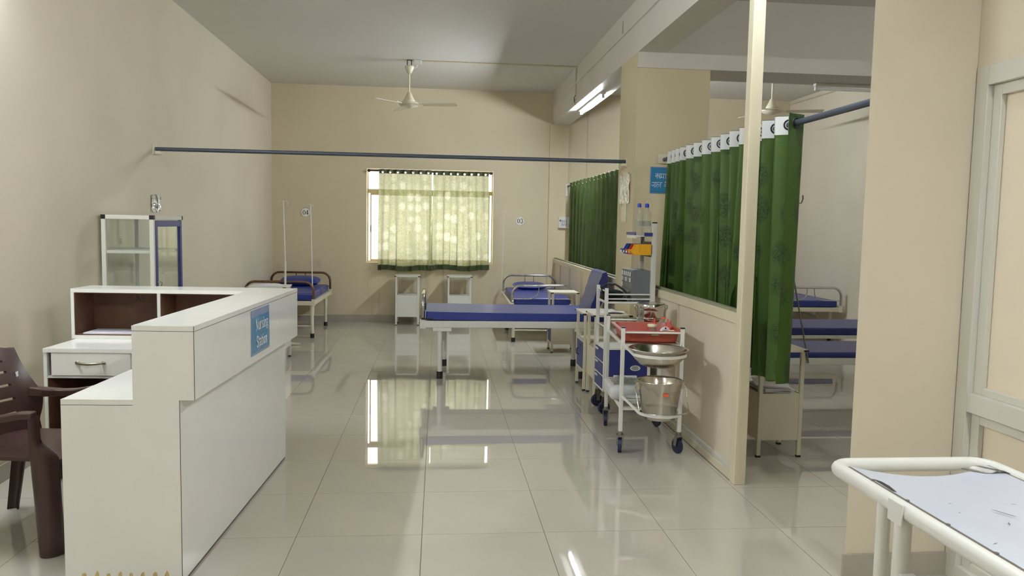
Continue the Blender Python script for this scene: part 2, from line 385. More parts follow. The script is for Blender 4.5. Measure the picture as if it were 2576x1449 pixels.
def tag(o, label, cat, group=None):
    o['label'] = label; o['category'] = cat
    if group: o['group'] = group
    return o
def thing(name, label, cat, loc=(0, 0, 0), rz=0.0, group=None):
    o = bpy.data.objects.new(name, None); COL.objects.link(o); o.location = loc; o.rotation_euler = (0, 0, rz)
    o.empty_display_size = 0.1
    return tag(o, label, cat, group)
def struct(o):
    o['kind'] = 'structure'; return o
def dup(root, loc=None, rz=None, label=None, group=None):
    r = root.copy(); COL.objects.link(r)
    if loc: r.location = loc
    if rz is not None: r.rotation_euler = (0, 0, rz)
    if label: r['label'] = label
    if group: r['group'] = group
    for ch in list(root.children):
        c = ch.copy(); COL.objects.link(c); c.parent = r
        for g in list(ch.children):
            d = g.copy(); COL.objects.link(d); d.parent = c
    return r
def arc(c, r, a0, a1, n, plane='xz', fixed=0.0):
    out = []
    for i in range(n+1):
        t = rad(a0+(a1-a0)*i/n); a, b = c[0]+r*cos(t), c[1]+r*sin(t)
        out.append((a, fixed, b) if plane == 'xz' else ((fixed, a, b) if plane == 'yz' else (a, b, fixed)))
    return out

# ================================================================== THE SETTING
XL, YB, ZC, XR = -2.43, 11.72, 3.47, 5.40
YR = -2.5
TS = 0.594
# floor: grout bed with real tiles laid on it
fl = struct(MB().box(XL-0.2, XR+0.2, YR-0.2, YB+0.2, -0.10, -0.004).build('floor', 'grout'))
tile_me = MB().box(0.0012, TS-0.0012, 0.0012, TS-0.0012, -0.0038, 0.0).build('tile', 'tile', fl)
first = True
cr_, cu_, cf_ = rt, up, fw
def in_view(x, y):
    v = Vector((x, y, -1.5)); d = v.dot(cf_)
    if d < 0.3: return False
    px = 1288+1950*v.dot(cr_)/d; py = 724.5-1950*v.dot(cu_)/d
    return -60 < px < 2640 and py < 1520
rest = MB(); nt_ = 0
gx0, gy0 = -0.061, 3.648
for i in range(-5, 10):
    for j in range(-11, 14):
        x0, y0 = gx0+i*TS, gy0+j*TS
        x1, y1 = min(x0+TS, XR), min(y0+TS, YB); xx, yy = max(x0, XL), max(y0, YR)
        if x1-xx < 0.02 or y1-yy < 0.02: continue
        full = abs((x1-xx)-TS) < 1e-6 and abs((y1-yy)-TS) < 1e-6
        vis = any(in_view(a, b) for a in (xx, (xx+x1)/2, x1) for b in (yy, y1)) and not (xx > 2.3 and y1 < 3.4)
        if vis:
            nt_ += 1
            if full:
                if first: o = tile_me; first = False
                else: o = tile_me.copy(); COL.objects.link(o); o.parent = fl
                o.location = (x0, y0, 0)
            else:
                MB().box(xx+0.0012, x1-0.0012, yy+0.0012, y1-0.0012, -0.0038, 0).build('tile', 'tile', fl)
        else:
            rest.box(xx+0.0012, x1-0.0012, yy+0.0012, y1-0.0012, -0.0038, 0)
rest.build('tile_field', 'tile', fl, kind='stuff')

struct(MB().box(XL-0.2, XR+0.2, YR-0.2, YB+0.3, ZC, ZC+0.12).build('ceiling', 'ceiling'))
struct(MB().box(XL-0.2, XL, YR-0.2, YB+0.25, 0, ZC).build('wall_left', 'wall'))
WX0, WX1, WZ0, WZ1 = -1.06, 0.822, 0.89, 2.28
wb = MB()
wb.box(XL, WX0, YB, YB+0.23, 0, ZC); wb.box(WX1, XR, YB, YB+0.23, 0, ZC)
wb.box(WX0, WX1, YB, YB+0.23, 0, WZ0); wb.box(WX0, WX1, YB, YB+0.23, WZ1, ZC)
struct(wb.build('wall_back', 'wall_back'))
struct(MB().box(XR, XR+0.2, YR, YB+0.25, 0, ZC).build('wall_right', 'wall'))
struct(MB().box(XL, XR, YR-0.2, YR, 0, ZC).build('wall_front', 'wall'))
# skirting tiles
for nm, ax in (('baseboard_back', 0), ('baseboard_left', 1)):
    base = struct(MB().box(*((XL+0.014, XR, YB-0.008, YB, 0, 0.098) if ax == 0 else (XL, XL+0.008, YR, YB-0.015, 0, 0.098))).build(nm, 'grout'))
    a = gx0-4*TS if ax == 0 else gy0-2*TS
    end = 1.66 if ax == 0 else YB-0.02
    k0 = XL+0.016 if ax == 0 else 1.6
    while a < end:
        lo, hi = max(a+0.001, k0), min(a+TS-0.001, end)
        if hi-lo > 0.02:
            if ax == 0: MB().box(lo, hi, YB-0.015, YB-0.0085, 0.0005, 0.10).build('tile', 'skirt', base)
            else: MB().box(XL+0.0085, XL+0.014, lo, hi, 0.0005, 0.10).build('tile', 'skirt', base)
        a += TS
# beams
struct(MB().box(1.70, 1.95, YR, YB-0.002, 3.0, ZC).build('beam_hall', 'beam'))
bt = struct(MB().box(1.952, XR, 6.70, 7.20, 2.872, ZC).build('beam_cross', 'beam'))
struct(MB().box(1.701, XR, 6.688, 6.699, 2.868, 3.0).build('trim_1', 'beam'))
# columns
struct(MB().box(1.66, 1.95, YB-0.035, YB-0.001, 0, 2.999).build('pillar_corner', 'wall_y'))
struct(MB().box(1.70, 2.35, 6.70, 7.30, 0, 2.999).build('pillar_middle', 'wall_y'))
pr = MB().prism([(1.775, 3.11), (1.795, 3.135), (2.02, 3.50), (2.24, 3.50), (2.24, 3.11)], lambda a, b, d: (a, b, d), 0, ZC-0.001)
struct(pr.build('pillar_right', 'wall'))
MB().box(1.762, 2.235, 3.095, 3.109, 0, 0.10).build('baseboard_right', 'skirt')['kind'] = 'structure'
struct(MB().box(2.241, XR, 3.38, 3.50, 0, ZC-0.001).build('wall_alcove', 'wall'))
# wall on the right of the camera: framed board up to 2.2 m, plaster above
struct(MB().box(2.2405, 2.38, YR, 3.1095, 2.185, ZC-0.001).build('wall_upper', 'wall'))
fp = struct(MB().box(2.285, 2.30, YR, 3.10, 0.0, 2.184).build('wall_partition', 'board'))
fr = MB()
fr.box(2.235, 2.30, 3.035, 3.105, 0, 2.184); fr.box(2.235, 2.30, YR, 3.034, 2.105, 2.184)
fr.box(2.235, 2.30, YR, 3.034, 0.745, 0.825); fr.box(2.235, 2.30, YR, 3.034, 0, 0.07)
fr.build('frame', 'alu_grey', fp, bevel=0.002)
for z0, z1 in ((0.825, 2.105), (0.07, 0.745)):
    b_ = MB(); b_.box(2.262, 2.284, 2.985, 3.034, z0, z1); b_.box(2.262, 2.284, YR, 2.984, z1-0.045, z1); b_.box(2.262, 2.284, YR, 2.984, z0, z0+0.03)
    b_.build('glazing_bead', 'alu_grey', fp, bevel=0.002)

# window in the back wall
wf = MB()
Yw = YB+0.165
wf.box(WX0, WX0+0.045, Yw+0.03, Yw+0.06, WZ0-0.04, WZ0) if False else None
wf.box(WX0, WX0+0.012, Yw, Yw+0.06, WZ0, WZ1); wf.box(WX1-0.012, WX1, Yw, Yw+0.06, WZ0, WZ1)
wf.box(WX0+0.012, WX1-0.012, Yw, Yw+0.06, WZ1-0.03, WZ1); wf.box(WX0+0.012, WX1-0.012, Yw, Yw+0.06, WZ0, WZ0+0.015)
wf.box(WX0+0.012, WX1-0.012, Yw, Yw+0.06, 1.925, 1.985)
win = struct(wf.build('window_1', 'winframe'))
for k, (a, b) in enumerate(((WX0+0.040, -0.12), (-0.12, WX1-0.040))):
    sash = MB()
    sash.box(a, a+0.018, Yw+0.01, Yw+0.045, WZ0+0.0155, 1.9245); sash.box(b-0.018, b, Yw+0.01, Yw+0.045, WZ0+0.0155, 1.9245)
    sash.box(a+0.018, b-0.018, Yw+0.01, Yw+0.045, WZ0+0.0155, WZ0+0.04); sash.box(a+0.018, b-0.018, Yw+0.01, Yw+0.045, 1.895, 1.9245)
    so = sash.build('sash', 'winframe', win)
    MB().box(a+0.018, b-0.018, Yw+0.025, Yw+0.029, WZ0+0.04, 1.895).build('pane', 'winglass', so)
    MB().box(a+0.004, a+0.014, Yw-0.004, Yw+0.01, 1.34, 1.44).build('latch', 'black', so)
for x in (WX0+0.012, WX1-0.0395): MB().box(x, x+0.0275, Yw+0.03, Yw+0.034, WZ0+0.0155, 1.9245).build('pane', 'winglass', win)
MB().box(WX0+0.012, WX1-0.012, Yw+0.025, Yw+0.029, 1.9855, WZ1-0.03).build('pane', 'winglass', win)


# ------------------------------------------------------------------ low partitions
def partition(name, label, Y0, Y1, stiles, zt, post=False):
    t = thing(name, label, 'partition', (1.745, Y0, 0))
    L = Y1-Y0
    MB().box(0, 0.06, 0.0, L, zt-0.062, zt).build('top_rail', 'alu', t, bevel=0.003)
    MB().box(0, 0.06, 0.0, L, 0.004, 0.055).build('bottom_rail', 'alu', t, bevel=0.003)
    MB().box(0.006, 0.024, 0, L, 0.0555, 0.088).build('glazing_bead', 'alu_grey', t, bevel=0.002)
    MB().box(0.018, 0.05, 0.0, L, zt+0.0005, zt+0.018).build('gasket', 'gasket', t)
    st = [0.0]+stiles+[L]
    for k in range(len(st)-1):
        MB().box(0.022, 0.034, st[k]+0.022, st[k+1]-0.022, 0.0885, zt-0.0625).build('panel', 'board', t)
    for y in st: 
        y = min(max(y, 0.022), L-0.022)
        MB().box(0.005, 0.055, y-0.0215, y+0.0215, 0.0885, zt-0.0625).build('stile', 'alu', t, bevel=0.002)
    return t
pn = partition('low_partition', 'cream framed low partition beside the dressing trolley, with a tall post at its near end', 4.36, 6.695, [1.16], 1.003, True)
MB().box(-0.005, 0.065, -0.072, -0.002, 0.0, 2.998).build('post', 'alu', pn, bevel=0.003)
MB().box(0.006, 0.02, -0.0015, 0.004, 1.03, 2.998).build('channel', 'alu', pn)
partition('low_partition', 'cream framed low partition beyond the pillar, between it and the back wall', 7.305, 11.68, [0.75, 2.1, 2.95, 3.75], 0.985)

# ================================================================== CURTAINS
def hall_curtain(name, label, x0, yfar, ynear, n, amp, ztop, zbot, ma, header, group, flare=0.0, ring='black', seed=0, zrail=None, flip=1):
    """eyelet curtain hung on a rail along y; t runs from the far end towards the camera"""
    t = thing(name, label, 'curtain', (x0, (yfar+ynear)/2, zbot), 0, group)
    ox, oy, oz = x0, (yfar+ynear)/2, zbot
    rnd = random.Random(seed); ph = [rnd.uniform(-.5, .5) for _ in range(40)]
    fr_ = [rnd.uniform(-.25, .25) for _ in range(40)]
    def P(tt, zf):     # zf 0 bottom .. 1 top
        k = int(tt); fa = 1+(1-zf)*0.35*math.sin(ph[k % 40]*9+tt)
        lat = -amp*cos(2*PI*tt)*fa
        along = yfar+(ynear-yfar)*tt/n
        along += (1-zf)*0.05*sin(2*PI*tt+ph[k % 40]*3)*0.6
        lat += (1-zf)*(fr_[k % 40]*0.02+0.012*sin(tt*1.7+seed))
        along += (1-zf)*flare*(1-tt/n)
        return Vector((x0+lat-ox, along-oy, zbot+(ztop-zbot)*zf-oz+0.012*(1-zf)*sin(tt*2.3+seed)))
    nu, nv = int(n*20), 12
    mb = MB(); mb.grid(nu, nv, lambda u, v: P(u*n, v))
    o = mb.build('cloth', ma, t, fix=False)
    # arc-length uv
    s = [0.0]
    for i in range(nu): s.append(s[-1]+(P((i+1)/nu*n, 1)-P(i/nu*n, 1)).length)
    uvl = o.data.uv_layers.new(name='UVMap')
    for lp in o.data.loops:
        i = lp.vertex_index % (nu+1); j = lp.vertex_index//(nu+1)
        uvl.data[lp.index].uv = (s[i]+seed*1.3, (ztop-zbot)*j/nv)
    def nrm(tt):
        d = (P(tt+0.02, 1)-P(tt-0.02, 1)); d.z = 0; d.normalize(); return Vector((d.y, -d.x, 0))
    if header:
        hb = MB(); hz = 1-0.105/(ztop-zbot)
        hb.grid(nu, 1, lambda u, v: P(u*n, hz+(0.998-hz)*v)+nrm(max(0.02, min(u*n, n-0.02)))*0.0025)
        hb.build('header_band', 'header', t, fix=False)
    zr = (zrail or ztop-0.05)-oz
    k = 0
    tt = 0.25
    while tt < n:
        p = P(tt, 1); MB().torus((p.x, p.y, zr), nrm(tt), 0.027, 0.0055, 16, 6).build('eyelet', 'black' if ring == 'black' else 'chrome', t)
        tt += 0.5
    return t
g1 = 'green eyelet curtains above the low partition'
hall_curtain('curtain', 'green eyelet curtain at the far end of its rail, nearest the middle pillar', 1.96, 6.41, 5.985, 3.84, 0.05, 2.135, 0.66, 'curtain', True, g1, 0.22, seed=1, zrail=2.085)
hall_curtain('curtain', 'green eyelet curtain in the middle of the rail, behind the partition', 1.96, 5.915, 5.02, 4.84, 0.055, 2.135, 0.63, 'curtain', True, g1, seed=2, zrail=2.085)
hall_curtain('curtain', 'green eyelet curtain hanging right of the tall post, free edge showing its green side', 1.96, 4.99, 4.14, 4.92, 0.064, 2.135, 0.62, 'curtain', True, g1, seed=3, zrail=2.085)
g2 = 'green curtains beyond the middle pillar'
hall_curtain('curtain', 'green curtain closest to the back wall, left of the gap on its rail', 1.95, 11.25, 9.95, 4.9, 0.045, 2.115, 0.70, 'curtain_back', False, g2, ring='chrome', seed=4, zrail=2.085)
hall_curtain('curtain', 'green bunched curtain seen just left of the middle pillar', 1.95, 9.9, 7.9, 8.72, 0.05, 2.105, 0.70, 'curtain_back', False, g2, ring='chrome', seed=5, zrail=2.085)
def rail(name, label, p0, p1, r, brs):
    c = (Vector(p0)+Vector(p1))/2
    t = thing(name, label, 'curtain rail', c)
    MB().cyl(Vector(p0)-c, Vector(p1)-c, r, 14).build('pipe', 'pipe', t)
    for bx in brs:
        b = MB().box(bx[0]-c.x, bx[1]-c.x, bx[2]-c.y, bx[3]-c.y, bx[4]-c.z, bx[5]-c.z); b.build('bracket', 'white2', t, bevel=0.002)
    return t
rail('curtain_rail', 'long bare grey pipe rail spanning the hall at head height', (XL+0.012, 6.985, 2.083), (1.688, 6.985, 2.083), 0.017,
     [(XL+0.001, XL+0.011, 6.94, 7.02, 2.035, 2.125), (XL+0.012, XL+0.06, 6.96, 7.01, 2.04, 2.066), (1.689, 1.699, 6.945, 7.025, 2.03, 2.12), (1.65, 1.6885, 6.96, 7.01, 2.04, 2.066)])
rail('curtain_rail', 'grey pipe rail carrying the green curtains from the middle pillar to the right pillar', (1.96, 3.30, 2.085), (1.96, 6.676, 2.085), 0.017,
     [(1.90, 2.02, 6.677, 6.687, 2.05, 2.13)])
rail('curtain_rail', 'grey pipe rail beyond the middle pillar with two green curtains', (1.95, 7.31, 2.085), (1.95, 11.672, 2.085), 0.014,
     [(1.91, 1.99, 11.673, 11.683, 1.93, 2.12)])

# window curtains
def window_curtain(label, x0, x1, zt, zb, n, seed):
    t = thing('window_curtain', label, 'curtain', ((x0+x1)/2, 11.62, zb), 0, 'sheer curtains at the back window')
    ox, oz = (x0+x1)/2, zb
    rnd = random.Random(seed); q = [rnd.uniform(0, 6.28) for _ in range(8)]
    holes = [(i+0.5)/n for i in range(n)]
    def P(u, v):
        x = x0+(x1-x0)*u + (0.045*(u-0.5)*(1-v)+0.006*sin(u*23+q[0])*(1-v)) + (0.4+0.6*(1-v))*0.0195*sin(2*PI*n*u+q[6]+0.8*sin(u*7+q[7]))*(0.75+0.5*sin(u*5+v*2+q[5]))*min(1, 6*u, 6*(1-u))
        f = 0.016*cos(2*PI*n*u+q[6]+0.8*sin(u*7+q[7]))+(1-v)*(0.022*sin(2*PI*n*0.55*u+q[2]+0.5*sin(v*4+q[3]))+0.008*sin(2*PI*n*1.7*u+q[4]+v*2))
        return Vector((x-ox, f, zb+(zt-zb)*v-oz+(1-v)*0.012*sin(u*9+q[5])))
    nu, nv = n*22, 60
    W_, H_ = x1-x0, zt-zb
    def skip(u, v): return any(((u-h)*W_)**2+((v*H_)-(H_-0.042))**2 < 0.0155**2 for h in holes)
    split = 1-0.062/H_
    mb = MB(); nvv = 36
    mb.grid(nu, nvv, lambda u, v: P(u, v*split)); o = mb.build('cloth', 'curtain_window', t, fix=False)
    uvl = o.data.uv_layers.new(name='UVMap')
    for lp in o.data.loops:
        i = lp.vertex_index % (nu+1); j = lp.vertex_index//(nu+1)
        uvl.data[lp.index].uv = (W_*1.35*i/nu+seed*0.77, H_*split*j/nvv)
    hb = MB(); hb.grid(nu*2, 14, lambda u, v: P(u, split+(1-split)*v), skip=lambda u, v: skip(u, split+(1-split)*v)); hb.build('header_band', 'header_dark', t, fix=False)
    for h in holes:
        p = P(h, 1-0.042/H_); MB().torus((p.x, p.y-0.003, p.z), (0, 1, 0), 0.0175, 0.003, 12, 5).build('eyelet', 'chrome', t)
    hm = MB(); hm.grid(nu, 3, lambda u, v: P(u, v*0.055)+Vector((0, 0.004, 0))); hm.build('unlit_hem', 'header_dark', t, fix=False)  # doubled edge, coloured dark for cloth without window light behind it
window_curtain('sheer green curtain over the left half of the back window', -0.872, -0.098, 2.268, 0.775, 7, 3)
window_curtain('sheer green curtain over the right half of the back window', -0.078, 0.745, 2.262, 0.79, 8, 5)
t = thing('curtain_rod', 'black curtain rod across the top of the back window', 'curtain rod', (-0.12, 11.668, 2.245))
MB().cyl((-0.925, 0, 0), (0.925, 0, 0), 0.011, 10).build('rod', 'black', t)
for x in (-0.9, 0.9): MB().box(x-0.012, x+0.012, 0.0, 0.051, -0.02, 0.02).build('bracket', 'black', t)

# ================================================================== CEILING FITTINGS
def ceiling_fan(label, x, y, zhub, rot):
    t = thing('ceiling_fan', label, 'ceiling fan', (x, y, ZC), 0, 'ceiling fans')
    h = zhub-ZC
    MB().cyl((0, 0, -0.10), (0, 0, h+0.12), 0.011, 10).build('down_rod', 'fan', t)
    MB().lathe([(0.0, -0.07), (0.048, -0.07), (0.06, -0.085), (0.04, -0.13), (0.024, -0.165), (0.0, -0.165)], n=20).build('canopy', 'fan', t)
    k = MB(); k.box(-0.03, -0.02, -0.012, 0.012, -0.075, 0); k.box(0.02, 0.03, -0.012, 0.012, -0.075, 0); k.box(-0.03, 0.03, -0.012, 0.012, -0.006, 0); k.build('hook', 'black', t)
    MB().lathe([(0.0, 0.135), (0.025, 0.13), (0.04, 0.09), (0.07, 0.035), (0.075, 0.03), (0.075, 0.022), (0.068, 0.02), (0.105, 0.012), (0.125, -0.005), (0.125, -0.018), (0.115, -0.02), (0.11, -0.035), (0.06, -0.045), (0.04, -0.055), (0.0, -0.056)], (0, 0, h), 28).build('motor', 'fan', t)
    for i in range(3):
        a = rad(rot+120*i); c, s = cos(a), sin(a)
        def Pb(u, v, dz=0):
            r = 0.17+0.43*u; wv = (0.055+0.012*u)*(v-0.5)*2*(1 if u < .97 else 0.85)
            z = h-0.012-0.009*wv/0.06-0.006*abs(v-0.5)
            return Vector((r*c-wv*s, r*s+wv*c, z+dz))
        bl = MB().slab(8, 4, Pb, lambda u, v: (0, 0, -0.004)).build('blade', 'fan', t)
        MB().bar((0.10*c, 0.10*s, h-0.012), (0.22*c, 0.22*s, h-0.008), 0.035, 0.006).build('blade_arm', 'fan', bl)
    return t
ceiling_fan('ivory ceiling fan over the hall, in front of the window wall', -0.37, 9.73, 2.95, -13)
ceiling_fan('ivory ceiling fan over the right-hand bay, seen above the green curtain', 4.05, 9.3, 2.95, -16)
t = thing('junction_box', 'small white junction box on the ceiling beside the fan', 'junction box', (-0.27, 9.73, ZC))
MB().box(-0.045, 0.045, -0.04, 0.04, -0.045, -0.001).build('box', 'pvc', t, bevel=0.004)
MB().tube([(0, 0, -0.046), (-0.01, 0, -0.085), (-0.04, 0.0, -0.10), (-0.07, 0, -0.085)], 0.005, 6).build('cable', 'pvc', t)

def tube_light(label, loc, rz, L, lit, ma='tube'):
    t = thing('tube_light', label, 'light', loc, rz, 'fluorescent battens')
    MB().box(-0.03, 0.03, -L/2, L/2, -0.026, -0.001).build('batten', 'pvc', t, bevel=0.003)
    for s in (-1, 1): MB().box(-0.016, 0.016, s*(L/2-0.012)-0.01, s*(L/2-0.012)+0.01, -0.068, -0.0265).build('lamp_holder', 'pvc', t, bevel=0.003)
    MB().cyl((0, -L/2+0.025, -0.05), (0, L/2-0.025, -0.05), 0.014, 12).build('lamp', ma if lit else 'deadtube', t)
    return t
def wall_tube(label, loc, L, ma='tube'):
    t = tube_light(label, loc, 0, L, True, ma)
    t.rotation_euler = (0, rad(-90), 0)
    return t

tube_light('lit fluorescent batten under the hall beam near the back wall', (1.835, 9.42, 3.0), 0, 1.36, True, 'tube_bright')
tb = tube_light('lit fluorescent batten on the side of the hall beam, just out of view', (1.682, 3.55, 3.14), 0, 1.3, True, 'tube_dim'); tb.rotation_euler = (0, rad(90), 0)
tube_light('lit fluorescent batten under the hall beam, behind the camera', (1.83, 0.3, 3.0), 0, 1.3, True, 'tube_bright')
wall_tube('lit fluorescent batten high on the left wall above the nursing counter', (XL+0.001, 3.85, 3.0), 1.3, 'tube_bright')
wall_tube('lit fluorescent batten high on the left wall, behind the camera', (XL+0.001, 0.6, 3.0), 1.3, 'tube_dim')
bay_fill = tube_light('added unseen fill batten on the front wall of the right-hand bay', (4.0, 3.501, 3.05), PI/2, 1.3, True, 'tube_fill'); bay_fill.rotation_euler = (rad(90), 0, PI/2); bay_fill.rotation_euler = (rad(-90), rad(0), 0)  # unseen tube added to brighten the cross beam and the bay
bay_fill.rotation_euler = Matrix(((0, 1, 0), (0, 0, -1), (-1, 0, 0))).to_euler()
tube_light('unlit fluorescent batten under the cross beam of the right-hand bay', (4.12, 7.12, 2.872), PI/2, 1.22, False)

def conduit(label, pts, r=0.008, ma='conduit'):
    c = Vector(pts[0]); t = thing('conduit', label, 'conduit', c)
    for a, b in zip(pts[:-1], pts[1:]): MB().cyl(Vector(a)-c, Vector(b)-c, r, 8).build('pipe', ma, t)
    return t
conduit('thin conduit running across the ceiling from the fan to the hall beam and down it', [(-0.22, 9.73, ZC-0.009), (1.689, 9.73, ZC-0.009), (1.689, 9.73, 3.13)])
MBc = MB().box(1.683, 1.6995, YR, 11.68, 3.255, 3.28).build('cable_duct', 'beam', bevel=0.002); tag(MBc, 'long slim cable duct along the side of the hall beam', 'cable duct')
conduit('short vertical conduit stub on the hall beam above the cable duct', [(1.692, 7.28, 3.281), (1.692, 7.28, 3.40)], 0.006)
wr = MB().tube([(1.69, 9.72, 3.12), (1.675, 9.72, 3.09), (1.668, 9.70, 3.05), (1.68, 9.69, 3.01), (1.69, 9.66, 2.985)], 0.005, 6); wr.tube([(1.69, 9.72, 3.12), (1.672, 9.74, 3.08), (1.69, 9.76, 3.045), (1.695, 9.74, 3.07)], 0.004, 6)
tag(wr.build('wire', 'wire'), 'loose dangling wires at the end of the conduit by the lit batten', 'wire')
conduit('vertical conduit pair from the beam down to the switchboard', [(1.955, 11.685, 1.63), (1.955, 11.685, 2.99)])
conduit('thin vertical conduit on the back wall right of the switchboard', [(2.235, 11.71, 1.0), (2.235, 11.71, 3.46)], 0.007)
conduit('sagging conduit along the top of the right-hand wall', [(5.39, 11.70, 3.42), (5.39, 10.3, 3.40), (5.38, 7.3, 3.44)], 0.010)
t = thing('switchboard', 'white switchboard with switches and a socket on the corner pilaster', 'switchboard', (1.912, 11.684, 1.535))
MB().box(-0.10, 0.10, -0.045, -0.001, -0.085, 0.085).build('plate', 'pvc', t, bevel=0.004)
for k in range(6):
    MB().box(-0.045+(k % 3)*0.03-0.01, -0.045+(k % 3)*0.03+0.01, -0.050, -0.0455, 0.0 if k < 3 else -0.05, 0.04 if k < 3 else -0.01).build('switch', 'switchgrey', t)
for x in (-0.075, 0.075): MB().cyl((x, -0.0455, 0.03), (x, -0.055, 0.03), 0.014, 12).build('knob', 'grey', t)
MB().box(0.05, 0.085, -0.049, -0.0455, -0.06, -0.015).build('socket', 'switchgrey', t)

# ================================================================== BEDS
def rubber(leg, x, y, r=0.026):
    return MB().cyl((x, y, 0), (x, y, 0.055), r, 12).build('rubber_foot', 'rubber', leg)
def hospital_bed(label, loc, rz, W, L, head, foot, legy, extra='', group='hospital beds', matt='vinyl', ztop=0.56, pillow=None, foot_h=0.72, head_h=0.74):
    """local y runs from the foot (0) to the head (L)"""
    t = thing('hospital_bed', label, 'bed', loc, rz, group)
    hw = W/2
    f = MB(); f.box(-hw, -hw+0.03, 0, L, 0.42, 0.475); f.box(hw-0.03, hw, 0, L, 0.42, 0.475)
    f.box(-hw+0.03, hw-0.03, 0, 0.03, 0.42, 0.475); f.box(-hw+0.03, hw-0.03, L-0.03, L, 0.42, 0.475)
    f.build('frame', 'white2', t, bevel=0.004)
    MB().box(-hw+0.031, hw-0.031, 0.031, L-0.031, 0.455, 0.470).build('deck', 'white', t)
    m_ = MB().box(-hw+0.04, hw-0.035, 0.05, L*0.52, 0.476, ztop).build('mattress', matt, t, bevel=0.018, seg=3)
    MB().box(-hw+0.04, hw-0.035, L*0.52+0.004, L-0.05, 0.476, ztop).build('mattress', matt, t, bevel=0.018, seg=3)
    for sx in (-1, 1):
        for y in legy:
            x = sx*(hw-0.035)
            lg = MB().cyl((x, y, 0.05), (x, y, 0.42), 0.02, 12).build('leg', 'white2', t)
            rubber(lg, x, y)
            MB().cyl((x, y, 0.30), (x, y, 0.419), 0.026, 12).build('sleeve', 'white2', lg)
    for y in legy: MB().cyl((-hw+0.055, y, 0.15), (hw-0.055, y, 0.15), 0.009, 8).build('brace', 'white2', t)
    for nm, y, ma, hh in (('headboard', L-0.02, head, head_h), ('footboard', -0.0, foot, foot_h)):
        if not ma: continue
        r_ = 0.12; w_ = hw-0.012
        pts = [(-w_, y, 0.44)]+[(-w_, y, hh-r_)]+arc((-w_+r_, hh-r_), r_, 180, 90, 6, 'xz', y)+arc((w_-r_, hh-r_), r_, 90, 0, 6, 'xz', y)+[(w_, y, 0.44)]
        hb = MB().tube(pts, 0.0165, 10).build(nm, ma, t)
        for sx in (-1, 1): MB().box(sx*w_-0.02, sx*w_+0.02, y-0.022, y+0.022, 0.415, 0.50).build('bracket', 'white2', hb, bevel=0.003)
        if nm == 'headboard':
            for x in (-0.065, 0.065): MB().cyl((x, y, hh), (x, y, ztop-0.03), 0.006, 8).build('rod', ma, hb)
            MB().cyl((-w_, y, ztop-0.03), (w_, y, ztop-0.03), 0.006, 8).build('rod', ma, hb)
        elif 'plain' not in extra:
            for sx in (-1, 1):
                MB().tube([(sx*0.05, y, hh)]+[(sx*0.05, y, hh-0.07)]+[(sx*(0.05+0.13*(1-cos(a))), y, hh-0.07-0.10*sin(a)) for a in (0.4, 0.8, 1.2, 1.57)]+[(sx*w_, y, hh-0.172)], 0.006, 8).build('rod', ma, hb)
    if 'crank' in extra:
        ck = MB(); ck.cyl((0.05, -0.10, 0.375), (0.05, 0.5, 0.375), 0.012, 8); ck.cyl((0.05, -0.10, 0.375), (0.05, -0.10, 0.30), 0.007, 8); ck.cyl((0.05, -0.10, 0.30), (0.05, -0.16, 0.30), 0.009, 8)
        ck.box(0.02, 0.08, 0.0, 0.02, 0.36, 0.42); ck.build('crank', 'zinc', t)
    return t
def pillow(label, loc, rz, W, D, H, ma='vinyl', tilt=0.0):
    t = thing('pillow', label, 'pillow', loc, rz, 'blue pillows')
    def P(u, v, s):
        a, b = 2*u-1, 2*v-1
        k = max(0.0, (1-abs(a)**3.2)*(1-abs(b)**2.6))**0.5
        return (a*W/2*(1-0.05*b*b), b*D/2*(1-0.08*a*a), H/2+s*H/2*k+tilt*b)
    mb = MB(); mb.grid(18, 12, lambda u, v: P(u, v, 1)); mb.grid(18, 12, lambda u, v: P(u, v, -0.98))
    mb.build('cover', ma, t)
    return t
b4 = hospital_bed('hospital bed with rusty brown bow ends in the far left corner, below number 04', (-1.985, 9.985, 0), 0, 0.865, 1.56, 'rust', 'rust', (0.05, 1.235), 'plain', ztop=0.57)
pillow('blue pillow on the bed with rusty ends', (-1.95, 11.25, 0.571), 0, 0.56, 0.34, 0.13, tilt=0.02)
b3 = hospital_bed('hospital bed with chrome bow ends against the back wall, below number 03', (1.335, 9.75, 0), rad(-1.0), 0.80, 1.75, 'chrome', 'chrome', (0.02, 1.17), 'crank', ztop=0.56, foot_h=0.725)
pillow('blue pillow on the bed below number 03', (1.33, 11.17, 0.561), rad(3), 0.48, 0.30, 0.10, tilt=0.015)
# right-hand bay
hospital_bed('hospital bed with chrome footboard in the far corner of the right-hand bay', (4.895, 9.75, 0), 0, 0.87, 1.83, 'chrome', 'chrome', (0.22, 1.3), 'crank', ztop=0.565, foot_h=0.74)
hospital_bed('hospital bed mostly hidden by the green curtain, one brown bow end showing', (3.52, 8.62, 0), 0, 0.87, 1.85, 'rust', 'rust', (0.2, 1.4), 'plain', ztop=0.565, foot_h=0.74)

